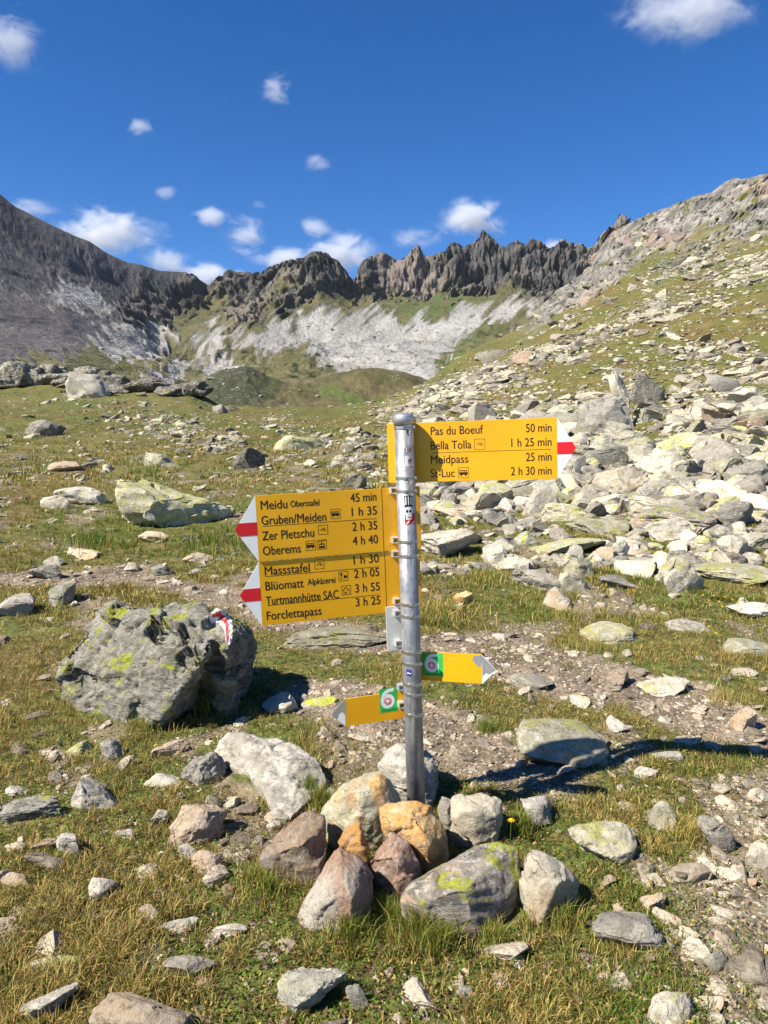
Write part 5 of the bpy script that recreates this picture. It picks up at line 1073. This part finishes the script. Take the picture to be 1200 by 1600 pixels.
# left boards
LY_ = -(RAD+.028)
b = Board('direction_board', 807, 15.5, RAD+.024, 'board pointing left to Meidu, Gruben, Zer Pletschu and Oberems', M['yellow'], 398.5, 656, 774.5, 877.8)
b.body([(b.x0, b.b), (b.x1, b.b), (b.x1, b.t), (b.x0, b.t)]); arrow(b, b.x0, b.loc(367, 829)[0], -1)
lettering(b, [('Meidu', 407.5, 796.3, 449, 1), ('Oberstafel', 454, 792.3, 499, .72), ('45 min', 547.5, 784.5, 588, 1), ('Gruben/Meiden', 408.8, 820.2, 510, 1), ('1 h 35', 549.5, 806.3, 588.8, 1), ('Zer Pletschu', 410, 844.2, 491, 1), ('2 h 35', 550.5, 829.5, 589.5, 1), ('Oberems', 411, 867.5, 470, 1), ('4 h 40', 551, 851.5, 590.5, 1)], .0292)
b.sheet('separator_line', [b.line((410, 823.5), (588.8, 809), .0013), b.vline(b.loc(597.5, 805)[0], .0016)], M['black'])
icon(b, 'bus', 524, 802.7, .033); icon(b, 'rays', 504.5, 827.5, .033); icon(b, 'bus', 485, 852.3, .033); icon(b, 'cable', 502.5, 850.5, .033)
UP = b
b = Board('direction_board', 900, 15.5, RAD+.0285, 'board pointing left to Massstafel, Bluomatt, Turtmannhutte and Forclettapass', M['yellow'], 404, 656, 878.6, 978.2)
b.body([(b.x0, b.b), (b.x1, b.b), (b.x1, b.t), (b.x0, b.t)]); arrow(b, b.x0, b.loc(375, 933)[0], -1)
lettering(b, [('Massstafel', 413.8, 899, 484, 1), ('1 h 30', 552.5, 881.5, 591.8, 1), ('Bl\u00fcomatt', 415, 922.5, 474.5, 1), ('Alpk\u00e4serei', 480.8, 914, 524, .72), ('2 h 05', 553.3, 903, 592.5, 1), ('Turtmannh\u00fctte SAC', 415.8, 945.5, 529.5, 1), ('3 h 55', 555, 925.7, 593.3, 1), ('Forclettapass', 417, 968.8, 502.5, 1), ('3 h 25', 555.8, 947.3, 594.3, 1)], .0292)
b.sheet('separator_line', [b.line((414.5, 903.5), (592, 882.5), .0013), b.line((417.5, 949.5), (593, 925.5), .0013), b.vline(b.loc(602, 900)[0], .0016)], M['black'])
icon(b, 'rays', 498.7, 881.5, .033); icon(b, 'glass', 536.2, 900, .033); icon(b, 'hut', 540.8, 922, .033)
LOW = b
# blank white plate under them, seen from its back
b = Board('blank_plate', 985, 18, RAD+.026, 'blank white plate', M['oldwhite'], 602.5, 652, 948.5, 1018)
b.body([(b.x0, b.b), (b.x1, b.b), (b.x1, b.t), (b.x0, b.t)]); WP = b
def route_six(b, x0, y0, x1, y1, label):
    """Green sticker with a white 6, a red emblem with a white cross and a line of tiny writing."""
    (ax, ay), (bx, by) = b.loc(x0, y0), b.loc(x1, y1); bx_ = max(ax, bx); ax = min(ax, bx); st = b.sheet('route_sticker', [[(ax, by), (bx_, by), (bx_, ay), (ax, ay)]], M['green_s'], .0004, label)
    w_, h_ = bx_-ax, ay-by; cx, cy = ax+w_*.45, by+h_*.46
    V6 = []
    R0, R1 = h_*.295, h_*.15; n = 36
    outer = [(cx+R0*math.cos(a), cy+R0*1.02*math.sin(a)) for a in np.linspace(0, 2*math.pi, n, endpoint=False)]; inner = [(cx+R1*math.cos(a), cy+R1*math.sin(a)) for a in np.linspace(0, 2*math.pi, n, endpoint=False)]
    z0 = b.th/2+.0005
    V = [b.P(x, y, z0) for x, y in outer+inner]; F = [(k, (k+1) % n, n+(k+1) % n, n+k) for k in range(n)]
    tail = [(cx-R0, cy), (cx-R0*.98, cy+h_*.14), (cx-R0*.72, cy+h_*.34), (cx-R0*.25, cy+h_*.46), (cx+R0*.25, cy+h_*.51), (cx+R0*.95, cy+h_*.52), (cx+R0*.88, cy+h_*.39), (cx+R0*.3, cy+h_*.375), (cx-R0*.08, cy+h_*.33), (cx-R0*.38, cy+h_*.20), (cx-R0*.50, cy+h_*.06), (cx-R0*.5, cy)]
    v2, f2 = b.prism(tail, z0, z0+.0003); V2, F2 = merge_parts([(V, F), (v2, f2)]); child('lettering', V2, F2, M['white'], b.obj, False, 'white numeral 6 of the route')
    b.sheet('emblem', [ring(cx, cy, R1*1.02, 24)], M['pinkred'], .0006, 'round red emblem with a white cross', z0)
    c_ = R1*.62; d_ = R1*.2; b.sheet('emblem_cross', [[(cx-c_, cy-d_), (cx+c_, cy-d_), (cx+c_, cy+d_), (cx-c_, cy+d_)], [(cx-d_, cy-c_), (cx+d_, cy-c_), (cx+d_, cy-d_), (cx-d_, cy-d_)], [(cx-d_, cy+d_), (cx+d_, cy+d_), (cx+d_, cy+c_), (cx-d_, cy+c_)]], M['white'], .0004, None, z0+.0007)
    V, F = text_mesh('Alpenp\u00e4sse-Weg'); X = (V[:, 0]/V[:, 0].max())*w_*.78+ax+w_*.12; Yv = V[:, 1]*h_*.11+by+h_*.05
    child('lettering', [b.P(x, y, z0+.0003) for x, y in zip(X, Yv)], F, M['black'], b.obj, False, 'tiny black route name')
# right route marker
b = Board('route_marker', 1040, -16, RAD+.010, 'small marker pointing right with route number 6', M['yellow'], 628, 752.5, 1016, 1060.5)
m_ = (b.t+b.b)/2; tp = b.loc(775.5, 1048)[0]
b.body([(b.x0, b.b), (b.x1, b.b), (b.x1, b.t), (b.x0, b.t)]); route_six(b, 659.5, 1019, 693, 1057, 'green route sticker half in shade')
b.sheet('arrow_tip', [[(b.x1, b.b), (tp, m_), (b.x1, b.t)]], M['white'], .003, None, -.0015)
X = lambda u, v: (b.x1+u*(tp-b.x1), b.b+v*b.H)
b.sheet('worn_patch', [[X(-.62, .93), X(.02, .99), X(.0, .70), X(-.04, .52), X(-.12, .66), X(-.2, .56), X(-.36, .62), X(-.66, .78)]], M['silver'], .0004, 'bare metal where the paint has worn off')
b.sheet('worn_patch', [[X(.02, .97), X(.98, .5), X(.5, .33), X(.3, .38), X(.1, .3), X(.02, .2), X(.02, .6)]], M['silver'], .0004)
# left route marker
b = Board('route_marker', 1090, 16, RAD+.016, 'small marker pointing left with route number 6', M['yellow'], 538.5, 640, 1092, 1135.5)
m_ = (b.t+b.b)/2; tp = b.loc(517, 1120)[0]
b.body([(b.x0, b.b), (b.x1, b.b), (b.x1, b.t), (b.x0, b.t)]); route_six(b, 592.5, 1077, 621, 1110, 'green route sticker in full light')
b.sheet('arrow_tip', [[(b.x0, b.b), (tp, m_), (b.x0, b.t)]], M['silver'], .003, None, -.0015)
X = lambda u, v: (b.x0+u*(tp-b.x0), b.b+v*b.H)
b.sheet('worn_patch', [[X(.02, .03), X(.55, .28), X(.42, .46), X(.2, .54), X(.02, .42)]], M['white'], .0004, 'white remnant of the paint on the tip')
b.sheet('worn_patch', [[X(.0, .55), X(-.06, .6), X(-.03, .75), X(-.1, .85), X(-.02, .92), X(.0, .9)]], M['silver'], .0004)
SM = b
#@@HAZE
for py in (668, 746.5, 766.5, 845, 867, 942, 960.5, 1016.5, 1034, 1066, 1081, 1113): clamp(py)
def bracket(b, py):
    c = on_axis(py); q = (c-b.o); y = q@b.ey; x = q@b.ex-.034; dz = -(q@b.n); z1 = b.th/2
    L = .026; parts = []
    for (u, v, su, sv) in ((0, .009, .022, .003), (0, -.009, .022, .003), (-.0095, 0, .003, .015)):
        V, F = box(b.P(x+u, y+v, z1+L/2), b.ex, b.ey, b.n, su, sv, L); parts.append((V, F))
    V, F = merge_parts([parts[0]]); o = child('bracket', V, F, M['bracket'], post)
    for p_ in parts[1:]: child('bracket_web', *p_, M['bracket'], o)
for b_, py in ((UP, 766.5), (UP, 845), (LOW, 867), (LOW, 942), (WP, 960.5), (WP, 1008), (SM, 1076), (SM, 1104)): bracket(b_, py)
# stickers wrapped round the post; their outlines are given as (angle from straight at the camera, height) on the tube
def wrap(name, polys, pyc, mat, lift, parent, label=None, sub=6):
    c = on_axis(pyc); parts = []
    for poly in polys:
        bm = bmesh.new(); vs = [bm.verts.new((x, y, 0)) for x, y in poly]; f = bm.faces.new(vs); f.normal_update()
        xs = [p_[0] for p_ in poly]
        for k in range(1, 12):
            xk = min(xs)+(max(xs)-min(xs))*k/12; bmesh.ops.bisect_plane(bm, geom=bm.verts[:]+bm.edges[:]+bm.faces[:], plane_co=(xk, 0, 0), plane_no=(1, 0, 0))
        bm.verts.index_update(); r_ = RAD+lift; V = []
        for v in bm.verts:
            a = v.co.x/RAD; V.append(c+r_*(EX*math.sin(a)-EY*math.cos(a))+AX*v.co.y)
        F = [tuple(v.index for v in f_.verts) for f_ in bm.faces]
        if poly and f.is_valid is False: pass
        parts.append((V, F)); bm.free()
    V, F = merge_parts(parts); return child(name, V, F, mat, parent, True, label)
mm = lambda *pts: [(x*.001, y*.001) for x, y in pts]
def disc(x, y, rx, ry, n=20): return [((x+rx*math.cos(2*math.pi*k/n))*.001, (y+ry*math.sin(2*math.pi*k/n))*.001) for k in range(n)]
def rect(x0, y0, x1, y1): return mm((x0, y0), (x1, y0), (x1, y1), (x0, y1))
def wrap_text(parent, txt, pyc, x0, x1, y0, h, mat, lift):
    V, F = text_mesh(txt); X = (V[:, 0]-V[:, 0].min())/(V[:, 0].max()-V[:, 0].min())*(x1-x0)+x0; Yv = V[:, 1]/CAPH*h+y0; c = on_axis(pyc); r_ = RAD+lift
    child('sticker_lettering', [c+r_*(EX*math.sin(x*.001/RAD)-EY*math.cos(x*.001/RAD))+AX*y*.001 for x, y in zip(X, Yv)], F, mat, parent)
s1 = wrap('sticker', [mm((-3, 0), (3, 9), (13, 12), (23, 8), (27, 1), (22, -7), (13, -11), (4, -8))], 703, M['wine'], .0004, post, 'small wine-red and white round badge sticker with a letter D')
wrap('sticker_print', [disc(13, .5, 11, 9)], 703, M['white'], .0007, s1); wrap('sticker_print', [disc(13, .5, 7.5, 6.8)], 703, M['wine'], .0010, s1); wrap_text(s1, 'D', 703, 10, 16, -4, 9, M['white'], .0013)
s2 = wrap('sticker', [mm((-3, -21), (31, -21), (31, -6), (28, 22), (0, 22))], 722, M['white'], .0004, post, 'white sticker with a red rearing figure and dark writing')
wrap('sticker_print', [mm((10, -6), (14, -5), (15, 2), (19, 4), (21, -3), (24, -3), (22, 6), (25, 10), (22, 15), (19, 11), (14, 8), (11, 12), (8, 7), (11, 3))], 722, M['wine'], .0007, s2)
wrap_text(s2, 'Buntfink', 722, 0, 29, -19, 8, M['wine'], .0007)
s3 = wrap('sticker', [rect(-9, -50, 31, 48)], 795, M['sgrey'], .0003, post, 'sticker of a skull in a striped top hat over a red ground')
wrap('sticker_print', [rect(-9, -50, 31, -12)], 795, M['red'], .0005, s3)
wrap('sticker_print', [mm((-10, 10), (22, 10), (22, 13.5), (-10, 13.5)), mm((-5, 13.5), (17, 13.5), (19, 48), (-9, 48))], 795, M['black'], .0008, s3)
wrap('sticker_print', [mm((-4, 17), (-.5, 17), (-1.5, 45), (-5.5, 45)), mm((4.5, 17), (7.5, 17), (7.5, 45), (4, 45)), mm((13, 17), (15.2, 17), (16, 45), (13, 45))], 795, M['white'], .0011, s3)
wrap('sticker_print', [disc(6, -6, 14.5, 16.5), mm((-3, -34), (15, -34), (17, -18), (-5, -18))], 795, M['white'], .0009, s3)
wrap('sticker_print', [disc(.5, -5, 4.2, 5.2), disc(11.5, -5, 4.2, 5.2), mm((4.5, -16), (7.5, -16), (6, -11)), rect(0, -26.5, 13, -25.3)]+[rect(a, -29, a+.8, -22.5) for a in (2, 5, 8, 11)], 795, M['black'], .0012, s3)
wrap('sticker_print', [mm((-6, -48), (4, -38), (8, -36), (8, -40), (0, -49)), mm((12, -50), (26, -38), (28, -42), (17, -50))], 795, M['white'], .0009, s3)
s4 = wrap('sticker', [mm((-21, -11), (-2, -13), (-2, 12), (-22, 14))], 1047, M['blue_s'], .0004, post, 'small dark blue sticker with a white wave')
wrap('sticker_print', [mm((-19, 0), (-14, 3), (-9, 0), (-4, 1), (-4, -2), (-9, -3), (-14, 0), (-19, -3))], 1047, M['white'], .0007, s4)
# ------------------------------------------------------------------ the mountain air
HZ = .000018
V = [(x, y, z) for x in (-2600, 2600) for y in (-60, 2300) for z in (-120, 640)]
hz_me = bpy.data.meshes.new('haze'); hz_me.from_pydata(V, [], [(0, 1, 3, 2), (4, 6, 7, 5), (0, 4, 5, 1), (2, 3, 7, 6), (0, 2, 6, 4), (1, 5, 7, 3)])
t = NT('thin_mountain_air'); t.t.nodes.remove(t.b); pv = t.n('ShaderNodeVolumePrincipled'); pv.inputs['Color'].default_value = (.78, .87, 1, 1); pv.inputs['Density'].default_value = HZ; pv.inputs['Anisotropy'].default_value = 0
t.l(pv.outputs[0], t.out.inputs['Volume']); tag(link('haze', hz_me, t.m), kind='stuff')
